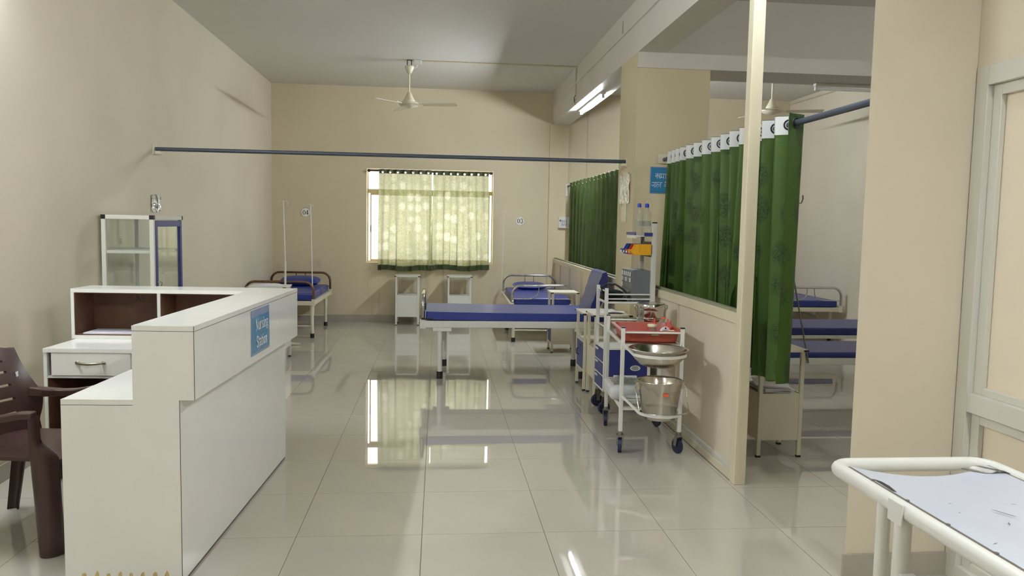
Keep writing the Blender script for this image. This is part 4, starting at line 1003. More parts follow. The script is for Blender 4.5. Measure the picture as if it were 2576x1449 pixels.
# kaama
ka = [([(0, 1), (2.35, 1)], w_), ([(.42, 1), (.42, 0)], w_), (C(.22, .55, .2, .18, 20, 340, 10), w_), ([(.42, .62), (.6, .72)]+C(.66, .5, .16, .22, 90, -80, 7), w_),
      ([(.98, 1), (.98, 0)], w_), ([(1.28, 1), (1.28, .35)]+C(1.22, .28, .07, .09, 60, 380, 8)+[(1.72, .33)], w_), ([(1.74, 1), (1.74, 0)], w_), ([(2.18, 1), (2.18, 0)], w_),
      ([(2.35, 1), (3.6, 1)], w_), ([(2.75, 1), (2.75, 0)], w_), (C(2.6, .45, .15, .18, 20, 340, 8), w_), ([(3.2, 1), (3.2, 0)], w_)]
k.ribbon(ka, dev(0.045, 0.129, 0.0425))
ja = [([(0, 1), (2.62, 1)], w_), ([(.62, 1), (.62, 0)], w_), ([(.0, .66), (.03, .46), (.1, .32), (.2, .27), (.3, .32), (.36, .48), (.62, .48)], w_), ([(.92, 1), (.92, 0)], w_),
      ([(1.28, 1), (1.28, .62)]+C(1.2, .62, .09, .14, 0, -120, 5)+[(1.15, .45), (1.42, .02)], w_), ([(1.30, .6), (1.62, .6)], w_), ([(2.12, .62), (1.85, .62)]+C(1.82, .42, .17, .2, 90, 230, 6)+[(1.8, .1)], w_), ([(2.14, 1), (2.14, 0)], w_),
      ([(3.05, 1), (4.1, 1)], w_), (C(3.3, .45, .22, .22, 20, 340, 10), w_), ([(3.52, 1), (3.52, 0)], w_), ([(3.5, 1.02), (3.3, 1.4)], w_), ([(3.9, 1), (3.9, 0)], w_)]
k.ribbon(ja, dev(0.016, 0.053, 0.0425, 0.0365))
k.build('print', 'print', t)

def sleeve(label, xw, sgn, y0, y1, z0, z1, ma, tape=False):
    """crinkled plastic sheet taped on a wall that faces the hall (normal sgn*x)"""
    t = thing('plastic_sleeve', label, 'plastic sleeve', (xw, (y0+y1)/2, (z0+z1)/2))
    hy, hz = (y1-y0)/2, (z1-z0)/2; rnd = random.Random(int(y0*100))
    ph = [rnd.uniform(0, 6) for _ in range(6)]
    def F(u, v):
        r = 0.004+0.003*sin(u*17+ph[0]+2*sin(v*7+ph[1]))+0.0025*sin(u*31+v*13+ph[2])
        ed = 0.004*sin(v*40+ph[3])
        return (sgn*(r+0.004), -hy+2*hy*u+ed*(2*u-1), -hz+2*hz*v+0.004*sin(u*25+ph[4])*(2*v-1))
    MB().slab(22, 26, F, lambda u, v: (-sgn*0.0015, 0, 0)).build('sheet', ma, t)
    if tape:
        MB().box(min(sgn*0.001, sgn*0.004), max(sgn*0.001, sgn*0.004), -hy*0.35, hy*0.35, -hz-0.03, -hz+0.01).build('tape', 'label', t)
        MB().box(min(sgn*0.001, sgn*0.004), max(sgn*0.001, sgn*0.004), -hy*0.5, hy*0.4, hz-0.005, hz+0.025).build('tape', 'label', t)
    else:
        pp_ = MB().ribbon([(C(0, 0.02, 0.03, 0.055, 0, 360, 16), 0.006), ([(-0.03, -0.05), (-0.03, 0.01)], 0.01), ([(0.02, -0.05), (0.02, 0.01)], 0.01)], lambda a, b: (sgn*0.0125, a, b)); pp_.build('print', 'grey', t)
    return t
sleeve('small crinkled plastic sleeve taped on the left wall above the glass cabinet', XL+0.001, 1, 6.875, 7.095, 1.545, 1.69, 'foil')
sleeve('silvery crinkled plastic sleeve taped on the side of the middle pillar', 1.699, -1, 6.825, 7.19, 1.705, 1.965, 'foil', True)
t = thing('wall_label', 'small cream label below the silvery sleeve on the middle pillar', 'label', (1.699, 7.03, 1.608))
MB().slab(6, 8, lambda u, v: (-0.004-0.001*sin(v*9+u*4), -0.10+0.2*u, -0.068+0.136*v), lambda u, v: (0.003, 0, 0)).build('sheet', 'label', t)

# ================================================================== CRASH CART
def caster(parent, x, y, rot=0.0, wr=0.05, zs=0.13, wheel='bluewheel'):
    c, s = cos(rot), sin(rot)
    k = MB(); k.cyl((x, y, zs-0.012), (x, y, zs+0.012), 0.017, 12)
    for sd in (-1, 1):
        k.bar((x-s*sd*0.020, y+c*sd*0.020, zs-0.012), (x-s*sd*0.020+c*0.012, y+c*sd*0.020+s*0.012, wr), 0.005, 0.03, (c, s, 0))
    k.box(x-0.022, x+0.022, y-0.022, y+0.022, zs-0.016, zs-0.010)
    k.bar((x+c*0.01, y+s*0.01, wr+0.042), (x+c*0.05, y+s*0.05, wr+0.028), 0.03, 0.006)
    o = k.build('caster', 'zinc', parent)
    ax = Vector((-s, c, 0)); p = Vector((x+c*0.012, y+s*0.012, wr+0.0005))
    MB().cyl(p-ax*0.012, p+ax*0.012, wr, 22).build('wheel', wheel, o)
    MB().cyl(p-ax*0.0135, p+ax*0.0135, wr*0.45, 14).build('hub', 'rubber', o)
    return o
CX, CY = 1.505, 6.14
t = thing('crash_cart', 'white emergency cart with blue drawers and a tall rack, beside the middle pillar', 'cart', (CX, CY, 0))
hx, hy = 0.19, 0.17
bd = MB(); bd.box(-hx, hx, -hy, hy, 0.185, 0.20); bd.box(-hx, hx, -hy, hy, 0.52, 0.535)
for sx in (-1, 1):
    for sy in (-1, 1): bd.box(sx*(hx-0.012)-0.012, sx*(hx-0.012)+0.012, sy*(hy-0.012)-0.012, sy*(hy-0.012)+0.012, 0.20, 0.52)
for z in (0.30, 0.405): bd.box(-hx, hx-0.03, -hy+0.024, hy-0.024, z, z+0.012)
bd.build('body', 'white', t, bevel=0.002)
for k, z in enumerate((0.203, 0.316, 0.421)):
    dr = MB().box(-hx-0.004, -hx+0.02, -hy+0.027, hy-0.027, z, z+0.093).build('drawer', 'bluepanel', t, bevel=0.003)
    MB().box(-hx-0.012, -hx-0.0045, 0.02, 0.10, z+0.075, z+0.09).build('pull', 'white', dr)
sp = MB().box(-hx+0.025, hx-0.025, -hy+0.002, -hy+0.008, 0.205, 0.515).build('side_panel', 'bluepanel', t)
MB().box(-hx+0.025, hx-0.025, hy-0.008, hy-0.002, 0.205, 0.515).build('side_panel', 'bluepanel', t)
ov = MB(); kk = 24
ov.prism([(0.068+0.042*cos(2*PI*i/kk), 0.375+0.022*sin(2*PI*i/kk)) for i in range(kk)], lambda a, b, d: (a, d, b), -hy+0.0005, -hy+0.0018)
ov.build('oval_label', 'print', sp)
iv = MB()
for z, a, b in ((0.386, 0.045, 0.09), (0.375, 0.038, 0.098), (0.364, 0.048, 0.086)):
    x = a
    while x < b: 
        iv.box(x, x+0.0052, -hy-0.0004, -hy+0.0003, z-0.0032, z+0.0032); x += 0.0075
iv.build('print', 'ink', sp)
for (x, y, z0, z1) in ((-hx+0.012, -hy+0.012, 0.535, 1.01), (-hx+0.012, hy-0.012, 0.535, 1.012), (hx-0.012, hy-0.012, 0.535, 0.889)): MB().box(x-0.013, x+0.013, y-0.013, y+0.013, z0, z1).build('upright', 'white', t, bevel=0.002)
MB().box(hx-0.018, hx+0.02, -hy-0.002, -hy+0.03, 0.535, 1.525).build('tall_upright', 'alu_grey', t, bevel=0.003)
MB().box(hx-0.016, hx+0.018, -hy, -hy+0.028, 1.5255, 1.535).build('cap', 'black', t)
MB().box(hx-0.03, hx-0.0, hy-0.04, hy-0.012, 0.9055, 1.419).build('rear_upright', 'alu_grey', t)
MB().box(-hx, hx, -hy, hy, 0.89, 0.905).build('top_shelf', 'white', t, bevel=0.003)
for p, q_ in (((-hx+0.025, -hy+0.012, 0.925), (hx-0.02, -hy+0.012, 0.925)), ((-hx+0.025, -hy+0.012, 0.962), (hx-0.02, -hy+0.012, 0.962)), ((-hx+0.012, -hy+0.02, 0.985), (-hx+0.012, hy-0.02, 0.985)), ((-hx+0.012, hy-0.012, 0.965), (hx-0.03, hy-0.012, 0.965)), ((-hx+0.012, -hy+0.02, 0.70), (-hx+0.012, hy-0.02, 0.70))):
    MB().cyl(p, q_, 0.006, 8).build('guard_rail', 'white', t)
for sx in (-1, 1):
    for sy in (-1, 1): caster(t, sx*(hx-0.03), sy*(hy-0.03), rad(200), 0.05, 0.155)
# rack tray on top of the tall uprights
rk = MB(); rk.box(0.06, 0.20, -hy, hy-0.01, 1.42, 1.428); rk.build('rack_tray', 'white', t)
MB().box(0.105, hx-0.02, -hy-0.012, -hy-0.003, 1.425, 1.452).build('tray_rim', 'bluepanel', t, bevel=0.002); MB().box(0.045, 0.054, -hy+0.05, hy, 1.43, 1.456).build('tray_rim', 'bluepanel', t, bevel=0.002)
MB().box(0.05, 0.059, -hy+0.03, hy, 1.405, 1.429).build('tray_edge', 'white', t)
MB().cyl((0.19, -hy+0.02, 1.49), (0.19, hy, 1.49), 0.005, 8).build('rear_rail', 'white', t)
MB().box(0.1655, 0.172, -hy+0.03, hy-0.005, 1.26, 1.38).build('bin_rail', 'black', t)
# small-parts cabinet
g = thing('drawer_cabinet', 'grey small-parts cabinet with rows of clear drawers on the crash cart shelf', 'drawer cabinet', (CX+0.10, CY+0.03, 0.906))
MB().box(-0.072, 0.075, -0.17, 0.165, 0.0, 0.245).build('case', 'grey', g, bevel=0.003)
for r_ in range(5):
    for c_ in range(5):
        y = -0.158+c_*0.064; z = 0.008+r_*0.046
        d = MB().box(-0.08, -0.0725, y, y+0.058, z, z+0.040).build('drawer', 'clearplastic', g)
        if r_ >= 4 or (r_ == 3 and c_ in (0, 2, 4)) or (r_ == 2 and c_ == 4): MB().box(-0.0815, -0.0802, y+0.012, y+0.046, z+0.004, z+0.038).build('label', 'paper', d)
# stacking bins on the rail
for k, (mt_, lb) in enumerate((('yellow', 'yellow stacking bin hooked on the crash cart rack, nearest'), ('red', 'red stacking bin with clear packets hooked on the crash cart rack'), ('green', 'dark green stacking bin hooked on the crash cart rack'), ('blue', 'blue stacking bin hooked on the crash cart rack, furthest'))):
    y0 = CY-hy-0.01+k*0.088
    b = thing('stacking_bin', lb, 'bin', (CX+0.163, y0, 1.275), 0, 'coloured stacking bins')
    pf = [(0, 0), (-0.135, 0.002), (-0.165, 0.028), (-0.165, 0.042), (-0.138, 0.042), (-0.115, 0.083), (0, 0.083)]
    sh = MB()
    for ya, yb in ((0, 0.004), (0.078, 0.082)): sh.prism(pf, lambda a, bb, d: (a, d, bb), ya, yb)
    sh.box(-0.14, 0, 0.004, 0.078, 0, 0.004); sh.box(-0.004, 0, 0.004, 0.078, 0.004, 0.083)
    sh.add([(-0.138, 0.004, 0.002), (-0.138, 0.078, 0.002), (-0.165, 0.078, 0.036), (-0.165, 0.004, 0.036), (-0.134, 0.004, 0.004), (-0.134, 0.078, 0.004), (-0.160, 0.078, 0.036), (-0.160, 0.004, 0.036)], [(0, 1, 2, 3), (4, 7, 6, 5), (2, 6, 7, 3)])
    sh.build('shell', mt_, b)
    MB().box(-0.169, -0.1655, 0.025, 0.057, 0.014, 0.030).build('label_slot', 'print' if mt_ != 'yellow' else 'yellow', b)
    if mt_ == 'yellow':
        rb = MB(); rb.box(-0.118, 0.0, -0.004, -0.0005, 0.075, 0.086)
        for x in (-0.10, -0.06, -0.02): rb.box(x, x+0.004, -0.003, -0.0005, 0.004, 0.075)
        rb.build('rib', 'yellow', b)
rp = MB()
for k in range(3): rp.slab(3, 3, lambda u, v: (CX+0.05+0.07*u, CY-hy+0.09+k*0.012+0.01*v, 1.325+0.03*v+0.008*sin(u*6+k)), lambda u, v: (0, 0.003, 0.002))
tag(rp.build('clear_packet', 'clearplastic'), 'clear plastic packets sticking out of the red stacking bin', 'packet')
# water bottles
def bottle(label, loc, lab=True, s=1.0):
    b = thing('water_bottle', label, 'bottle', loc, 0, 'water bottles on the rack')
    R_ = 0.034*s
    pr2 = [(0.0, 0.002), (R_*0.85, 0.0), (R_, 0.012), (R_, 0.05), (R_*0.93, 0.06), (R_, 0.07), (R_, 0.12), (R_*0.92, 0.13), (R_, 0.14), (R_*0.98, 0.165), (R_*0.72, 0.195), (R_*0.42, 0.215), (R_*0.40, 0.222)]
    MB().lathe(pr2, n=20).build('body', 'pet', b)
    MB().lathe([(R_*0.46, 0.222), (R_*0.48, 0.225), (R_*0.46, 0.248), (R_*0.3, 0.253), (0, 0.253)], n=16).build('cap', 'blue', b)
    if lab: MB().lathe([(R_*1.01, 0.075), (R_*1.01, 0.115)], n=20).build('label', 'clearplastic', b)
    return b
bottle('blue-capped water bottle at the corner of the cart rack, nearer the pillar face', (CX+0.075, CY-hy+0.06, 1.4285), s=0.92)
bottle('blue-capped water bottle with a carry loop on the cart rack, nearer the tall upright', (CX+0.145, CY-hy+0.09, 1.4285))
tag(MB().tube([(CX+0.118, CY-hy+0.065, 1.66), (CX+0.116, CY-hy+0.065, 1.70), (CX+0.145, CY-hy+0.065, 1.725), (CX+0.174, CY-hy+0.065, 1.70), (CX+0.178, CY-hy+0.065, 1.58)], 0.0022, 6).build('carry_loop', 'pet'), 'thin clear carry loop over the bottle by the tall upright', 'loop')
# black bag
b = thing('equipment_bag', 'black soft bag with a stiff loop handle on the crash cart shelf', 'bag', (CX-0.09, CY-0.0, 0.906))
def bagp(u, v, s):
    a, c_ = 2*u-1, 2*v-1; k = max(0, (1-a**4)*(1-c_**4))**0.5
    return (a*0.085, c_*0.14, 0.002+(0.07+0.012*sin(a*7+c_*5))*k if s else 0.001)
mb = MB(); mb.grid(12, 14, lambda u, v: bagp(u, v, 1)); mb.grid(12, 14, lambda u, v: bagp(u, v, 0)); mb.build('body', 'blackcloth', b)
MB().tube([(-0.085, 0.0, 0.05), (-0.10, -0.02, 0.10), (-0.06, -0.05, 0.135), (0.0, -0.08, 0.13), (0.06, -0.10, 0.09), (0.11, -0.11, 0.035)], 0.008, 8).build('handle', 'black', b)
MB().tube([(-0.03, -0.13, 0.02), (0.05, -0.14, 0.025), (0.12, -0.135, 0.014), (0.16, -0.13, 0.01)], 0.006, 8).build('strap', 'black', b)
bc = MB(); bc.torus((0.06, -0.145, 0.03), (0, 1, 0), 0.011, 0.003, 10, 5); bc.build('buckle', 'zinc', b)

# ================================================================== DRESSING TROLLEY
RZ = rad(-4.5); TC = (1.438, 5.28)
t = thing('dressing_trolley', 'white tubular dressing trolley on blue casters holding the steel basin and bucket', 'trolley', (TC[0], TC[1], 0), RZ)
hx, hy = 0.195, 0.345; q = 0.0125
for sx in (-1, 1):
    for sy in (-1, 1):
        x, y = sx*hx, sy*hy
        lg = MB().box(x-q, x+q, y-q, y+q, 0.145, 0.835).build('leg', 'white', t, bevel=0.002)
        MB().box(x-q-0.001, x+q+0.001, y-q-0.001, y+q+0.001, 0.8352, 0.842).build('cap', 'black', lg)
        MB().cyl((x+0.02, y-0.013, 0.19), (x+0.035, y-0.013, 0.19), 0.006, 8).build('bolt', 'zinc', lg)
        caster(t, x, y, rad(80 if sx < 0 else 110), 0.05, 0.135, 'bluewheel')
for z in (0.725, 0.30):
    MB().box(-hx+q+0.001, hx-q-0.001, -hy, hy, z+0.004, z+0.012).build('shelf', 'steel', t)
    ed = MB()
    for sx in (-1, 1): ed.box(sx*hx-0.004, sx*hx+0.004, -hy+q, hy-q, z-0.012, z+0.014)
    for sy in (-1, 1): ed.box(-hx+q, hx-q, sy*hy-0.004, sy*hy+0.004, z-0.012, z+0.0035)
    ed.build('shelf_edge', 'white', t)
for y, z in ((-hy, 0.805), (hy, 0.805), (-hy, 0.355)): MB().cyl((-hx+q, y, z), (hx-q, y, z), 0.007, 8).build('guard_rail', 'white', t)
BC = (-0.005, -0.565); KC = (0.018, -0.535)
def ringband(c, z0, z1, R_, rzz):
    pts = [(-hx, -hy-q-0.003, z0)]+[(c[0]+R_*cos(rad(a)), c[1]+R_*sin(rad(a)), z1) for a in range(180+14, 360-13, 8)]+[(hx, -hy-q-0.003, z0)]
    return MB().sweep(pts, 0.006, 0.018)
ringband(BC, 0.728, 0.705, 0.172, 0).build('basin_ring', 'white', t)
ringband(KC, 0.385, 0.325, 0.139, 0).build('bucket_ring', 'white', t)
def world(l): c, s = cos(RZ), sin(RZ); return (TC[0]+l[0]*c-l[1]*s, TC[1]+l[0]*s+l[1]*c)
bx, by = world(BC); b = thing('basin', 'shallow stainless steel basin held at the near end of the dressing trolley', 'basin', (bx, by, 0.622))
MB().lathe([(0.0, 0.0), (0.075, 0.001), (0.12, 0.018), (0.158, 0.06), (0.172, 0.106), (0.187, 0.112), (0.190, 0.116), (0.187, 0.118), (0.170, 0.111), (0.155, 0.063), (0.117, 0.021), (0.074, 0.004), (0, 0.003)], n=48).build('bowl', 'steel', b)
kx, ky = world(KC); b = thing('bucket', 'stainless steel bucket with a wire bail and an orange sticker under the basin', 'bucket', (kx, ky, 0.285))
MB().lathe([(0.0, 0.0), (0.095, 0.0), (0.103, 0.004), (0.140, 0.235), (0.147, 0.242), (0.147, 0.247), (0.142, 0.248), (0.137, 0.236), (0.099, 0.007), (0, 0.006)], n=40).build('pail', 'steel', b)
MB().tube([(-0.149, 0.0, 0.215)]+[(-0.165+0.0, -0.02, 0.20), (-0.160, -0.06, 0.13)]+[(-0.165*cos(rad(a)), -0.10-0.06*sin(rad(a)), 0.075-0.02*sin(rad(a))) for a in range(15, 166, 10)]+[(0.160, -0.06, 0.13), (0.165, -0.02, 0.20), (0.149, 0, 0.215)], 0.0032, 8).build('bail', 'chrome', b)
for s in (-1, 1): MB().box(s*0.145-0.01, s*0.145+0.01, -0.012, 0.012, 0.19, 0.235).build('ear', 'steel', b)
MB().grid(8, 2, lambda u, v: ((0.1038+0.037*(0.161+0.02*v)/0.231)*sin(-0.14+0.29*u), -(0.1038+0.037*(0.161+0.02*v)/0.231)*cos(-0.14+0.29*u), 0.165+0.02*v)).build('sticker', 'orange', b)
# tray
b = thing('instrument_tray', 'terracotta plastic tray on top of the dressing trolley', 'tray', (TC[0], TC[1]-0.005, 0.738), RZ)
def rrect(hx_, hy_, r_, n=5):
    o = []
    for cx_, cy_, a in ((hx_-r_, hy_-r_, 0), (-hx_+r_, hy_-r_, 90), (-hx_+r_, -hy_+r_, 180), (hx_-r_, -hy_+r_, 270)):
        o += [(cx_+r_*cos(rad(a+90*i/n)), cy_+r_*sin(rad(a+90*i/n))) for i in range(n+1)]
    return o
oy = -0.09
rings = [(0.155, 0.195, 0.002), (0.168, 0.208, 0.0), (0.173, 0.213, 0.006), (0.187, 0.228, 0.072), (0.208, 0.250, 0.074), (0.210, 0.252, 0.070), (0.208, 0.250, 0.077), (0.184, 0.225, 0.077), (0.170, 0.210, 0.008), (0.155, 0.195, 0.006)]
vs = []; fs = []; n_ = 24
for k, (a, c_, z) in enumerate(rings): vs += [(x, y+oy, z) for x, y in rrect(a, c_, 0.035)]
for k in range(len(rings)-1): fs += [(k*n_+i, k*n_+(i+1) % n_, (k+1)*n_+(i+1) % n_, (k+1)*n_+i) for i in range(n_)]
fs += [list(range(n_)), list(range((len(rings)-1)*n_, len(rings)*n_))]
MB().add(vs, fs).build('shell', 'tray', b)
MB().box(0.0, 0.05, -0.258+0.0, -0.252, 0.045, 0.056).build('clip', 'brass', b) if False else MB().box(-0.01, 0.04, -0.333, -0.312, 0.048, 0.058).build('clip', 'brass', b)
rb2 = MB()
for z in (0.03, 0.05): rb2.box(-0.15, 0.15, -0.3150, -0.306, z, z+0.004)
rb2.build('rib', 'tray', b)
def onT(lx, ly): return world((lx, ly))
x, y = onT(0.115, -0.13)
b = thing('sanitizer_bottle', 'clear bottle with an orange neck and blue label in the terracotta tray', 'bottle', (x, y, 0.745))
MB().lathe([(0, 0.001), (0.046, 0.0), (0.05, 0.008), (0.05, 0.082), (0.042, 0.1), (0.022, 0.124), (0.014, 0.13), (0.014, 0.15), (0.009, 0.153)], n=24).build('body', 'pet', b)
MB().lathe([(0.016, 0.128), (0.017, 0.13), (0.017, 0.137), (0.016, 0.139)], n=18).build('collar', 'orange', b)
lbm = MB(); lbm.grid(16, 8, lambda u, v: (0.0508*sin((u-.5)*1.5), -0.0508*cos((u-.5)*1.5), 0.042+v*(0.040*(1-(2*u-1)**2*0.6)))); lbm.build('label', 'print', b)
l3 = MB(); l3.grid(16, 1, lambda u, v: (0.0512*sin((u-.5)*1.55), -0.0512*cos((u-.5)*1.55), 0.044+(0.038+0.005*v)*(1-(2*u-1)**2*0.6))); l3.build('label_border', 'orange', b)
l2 = MB(); l2.ball((0, -0.051, 0.070), 0.006, 0.001, 0.006, 10, 6)
for k in range(6): l2.box(-0.021+k*0.007, -0.0165+k*0.007, -0.0518, -0.0495, 0.054, 0.058)
l2.build('print', 'ink', b)
x, y = onT(0.045, -0.08); b = thing('specimen_jar', 'small clear jar with a cream lid in the terracotta tray', 'jar', (x, y, 0.745))
MB().lathe([(0, 0.001), (0.026, 0), (0.028, 0.06), (0.028, 0.07)], n=18).build('body', 'pet', b); MB().lathe([(0.030, 0.066), (0.031, 0.068), (0.031, 0.084), (0, 0.086)], n=18).build('lid', 'label', b)
for k, (lx, ly) in enumerate(((0.075, -0.02), (0.165, -0.03), (0.165, -0.115))):
    x, y = onT(lx, ly); lb = ('red nozzle cap standing left of the sanitizer bottle', 'red nozzle cap standing behind the sanitizer bottle, right side', 'red nozzle cap nearest the right corner of the terracotta tray')[k]
    b = thing('nozzle_cap', lb, 'cap', (x, y, 0.745), 0, 'red nozzle caps in the tray')
    MB().lathe([(0.0, 0.0), (0.02, 0.0), (0.02, 0.055), (0, 0.056)], n=14).build('holder', 'clearplastic', b)
    MB().lathe([(0.0, 0.0565), (0.018, 0.057), (0.015, 0.07), (0.006, 0.076), (0.004, 0.115), (0, 0.117)], n=14).build('cone', 'red', b)
x, y = onT(0.15, -0.16); tag(MB().box(x-0.025, x+0.035, y-0.02, y+0.02, 0.746, 0.80).build('carton', 'label', bevel=0.003), 'small pale carton beside the sanitizer bottle in the tray', 'carton')
# steel drum
x, y = onT(0.105, 0.265)
b = thing('steel_drum', 'lidded stainless steel sterilizing drum at the far end of the dressing trolley', 'drum', (x, y, 0.738))
MB().lathe([(0, 0.001), (0.101, 0.0), (0.103, 0.003), (0.103, 0.155), (0.103, 0.165)], n=40).build('body', 'chrome', b)
MB().lathe([(0.106, 0.155), (0.108, 0.158), (0.108, 0.196), (0.102, 0.203), (0.085, 0.200), (0, 0.198)], n=40).build('lid', 'chrome', b)
MB().torus((0, 0, 0.10), (0, 0, 1), 0.105, 0.004, 40, 6).build('band', 'chrome', b)
for s in (-1, 1): MB().tube([(s*0.108, 0, 0.19), (s*0.122, 0, 0.185), (s*0.122, 0, 0.165), (s*0.110, 0, 0.15), (s*0.108, 0, 0.10)], 0.005, 8).build('latch', 'chrome', b)
# plastic items on the lower shelf
x, y = onT(-0.125, -0.02)
b = thing('plastic_container', 'milky plastic container with crumpled wrappers on the lower shelf of the dressing trolley', 'container', (x, y, 0.313), RZ)
n_ = 24; vs = []; fs = []
for a, c_, z in ((0.10, 0.15, 0.0), (0.118, 0.175, 0.02), (0.125, 0.185, 0.085), (0.115, 0.17, 0.098), (0.06, 0.1, 0.10)): vs += [(p[0], p[1], z) for p in rrect(a, c_, 0.04)]
for k in range(4): fs += [(k*n_+i, k*n_+(i+1) % n_, (k+1)*n_+(i+1) % n_, (k+1)*n_+i) for i in range(n_)]
fs += [list(range(n_)), list(range(4*n_, 5*n_))]
MB().add(vs, fs, True).build('box', 'milky', b)
MB().slab(10, 8, lambda u, v: (-0.09+0.2*u, -0.12+0.22*v, 0.105+0.009*sin(u*11+v*5)*sin(v*9)+0.02*sin(PI*u)), lambda u, v: (0, 0, -0.003)).build('wrapper', 'clearplastic', b)
MB().cyl((-0.06, 0.1, 0.112), (0.10, 0.06, 0.12), 0.012, 10).build('tube', 'milky', b)
x, y = onT(-0.06, -0.25); b = thing('kidney_spoon', 'white plastic scoop on the lower shelf of the dressing trolley beside the bucket', 'scoop', (x, y, 0.313), rad(-10))
MB().slab(12, 6, lambda u, v: (-0.09+0.2*u, (v-.5)*0.085*sin(PI*min(1, u*0.93+0.04))**0.7, 0.03+0.018*(2*v-1)**2-0.004*sin(PI*u)), lambda u, v: (0, 0, -0.003)).build('scoop', 'milky', b)
MB().box(-0.06, 0.02, -0.02, 0.02, 0.0, 0.024).build('foot', 'milky', b)
x, y = onT(0.07, 0.14); tag(MB().slab(8, 8, lambda u, v: (x-0.06+0.12*u, y-0.08+0.16*v, 0.345+0.035*sin(u*7+v*4)**2), lambda u, v: (0, 0, -0.02)).build('crumpled_packet', 'red'), 'crumpled red packet behind the bucket on the lower shelf', 'packet')

# ================================================================== PATIENT STRETCHER (bottom right)
t = thing('stretcher_trolley', 'white tubular patient stretcher with a scratched sheet-metal top in the right foreground', 'stretcher', (1.40, 1.1, 0))
SX0, SX1, SY1, SY0, ZR, RR = -0.222, 0.262, 1.062, -0.95, 0.80, 0.021
rr_ = 0.055
pts = [(SX0, SY0, ZR)]+[(SX0, SY0+0.3*k, ZR) for k in range(1, 7)]+[(SX0, SY1-rr_, ZR)]
pts += [(SX0+rr_-rr_*cos(rad(a)), SY1-rr_+rr_*sin(rad(a)), ZR) for a in range(15, 91, 15)]
pts += [(SX1-rr_+rr_*sin(rad(a)), SY1-rr_+rr_*cos(rad(a)), ZR) for a in range(0, 91, 15)]+[(SX1, SY0+0.3*k, ZR) for k in range(6, 0, -1)]+[(SX1, SY0, ZR)]
MB().tube(pts, RR, 16).build('frame', 'white', t)
def top(u, v):
    x = SX0+0.030+(SX1-SX0-0.06)*u; a = 2*u-1
    yend = SY1-0.05-0.055*(1-a*a)
    y = SY0+(yend-SY0)*v
    z = ZR+0.012-0.028*(1-a*a)*max(0, (v-0.75))/0.25*0.5+0.0
    return (x, y, z)
MB().slab(16, 24, top, lambda u, v: (0, 0, -0.004)).build('top_sheet', 'sheetmetal', t)
for x in (SX0+0.026, SX1-0.026): MB().box(x-0.004, x+0.004, SY0, SY1-0.05, ZR-0.012, ZR+0.0115).build('trim_strip', 'zinc', t)
for k in range(6):
    MB().cyl((SX0+0.028, SY1-0.17-0.16*k, ZR+0.0115), (SX0+0.028, SY1-0.17-0.16*k, ZR+0.0135), 0.006, 8).build('rivet', 'zinc', t)
wear = MB()
rnd = random.Random(5)
for k in range(24):
    x = rnd.uniform(SX0+0.05, SX1-0.05); y = rnd.uniform(0.0, SY1-0.13); r_ = rnd.uniform(0.0012, 0.0035)
    a = rnd.uniform(0, 3.1); L_ = r_*rnd.uniform(1, 4)
    wear.add([(x-cos(a)*L_, y-sin(a)*L_, ZR+0.0127), (x+sin(a)*r_*.6, y-cos(a)*r_*.6, ZR+0.0127), (x+cos(a)*L_, y+sin(a)*L_, ZR+0.0127), (x-sin(a)*r_*.5, y+cos(a)*r_*.5, ZR+0.0127)], [(0, 1, 2, 3)])
wear.add([(-0.02, 0.66, ZR+0.0128), (-0.012, 0.655, ZR+0.0128), (0.012, 0.61, ZR+0.0128), (0.004, 0.615, ZR+0.0128)], [(0, 1, 2, 3)])
wear.build('scratch', 'grey', t)
MB().add([(SX0+0.034, 0.90, ZR+0.0129), (SX0+0.045, 0.875, ZR+0.0129), (SX0+0.046, 0.84, ZR+0.0129), (SX0+0.037, 0.79, ZR+0.0129), (SX0+0.031, 0.80, ZR+0.0129)], [(0, 1, 2, 3, 4)]).build('torn_edge', 'black', t)
hf = MB(); hf.slab(4, 4, lambda u, v: (SX1-0.06-0.06*u+0.04*v, SY1-0.085-0.05*v+0.02*u, ZR+0.014+0.006*sin(u*5)), lambda u, v: (0, 0, -0.002)); hf.build('bent_corner', 'zinc', t)
for sx, x in ((-1, SX0), (1, SX1)):
    lg = MB().cyl((x, 0.70, 0.13), (x, 0.70, ZR-0.015), 0.0215, 16).build('leg', 'white', t)
    MB().cyl((x, 0.70, 0), (x, 0.70, 0.129), 0.03, 14).build('foot', 'rubber', lg)
    lg = MB().cyl((x, -0.70, 0.13), (x, -0.70, ZR-0.015), 0.0215, 16).build('leg', 'white', t)
    MB().cyl((x, -0.70, 0), (x, -0.70, 0.129), 0.03, 14).build('foot', 'rubber', lg)
    sk = MB().cyl((x, 0.785, ZR-0.225), (x, 0.785, ZR-0.012), 0.0175, 14).build('pole_socket', 'white', t)
    MB().cyl((x, 0.785, ZR-0.231), (x, 0.785, ZR-0.2255), 0.0185, 14).build('rim', 'black', sk)
    MB().box(x+sx*0.024-0.003, x+sx*0.024+0.003, 0.668, 0.728, ZR-0.032, ZR+0.024).build('clamp_plate', 'white', t, bevel=0.0025)
    MB().box(x-0.02, x+0.02, -0.66, 0.678, 0.605, 0.645).build('side_brace', 'white', t, bevel=0.003)
MB().box(SX0+0.021, SX1-0.021, 0.49, 0.52, 0.60, 0.64).build('cross_brace', 'white', t, bevel=0.003)
MB().box(SX0+0.021, SX1-0.021, -0.52, -0.49, 0.60, 0.64).build('cross_brace', 'white', t, bevel=0.003)

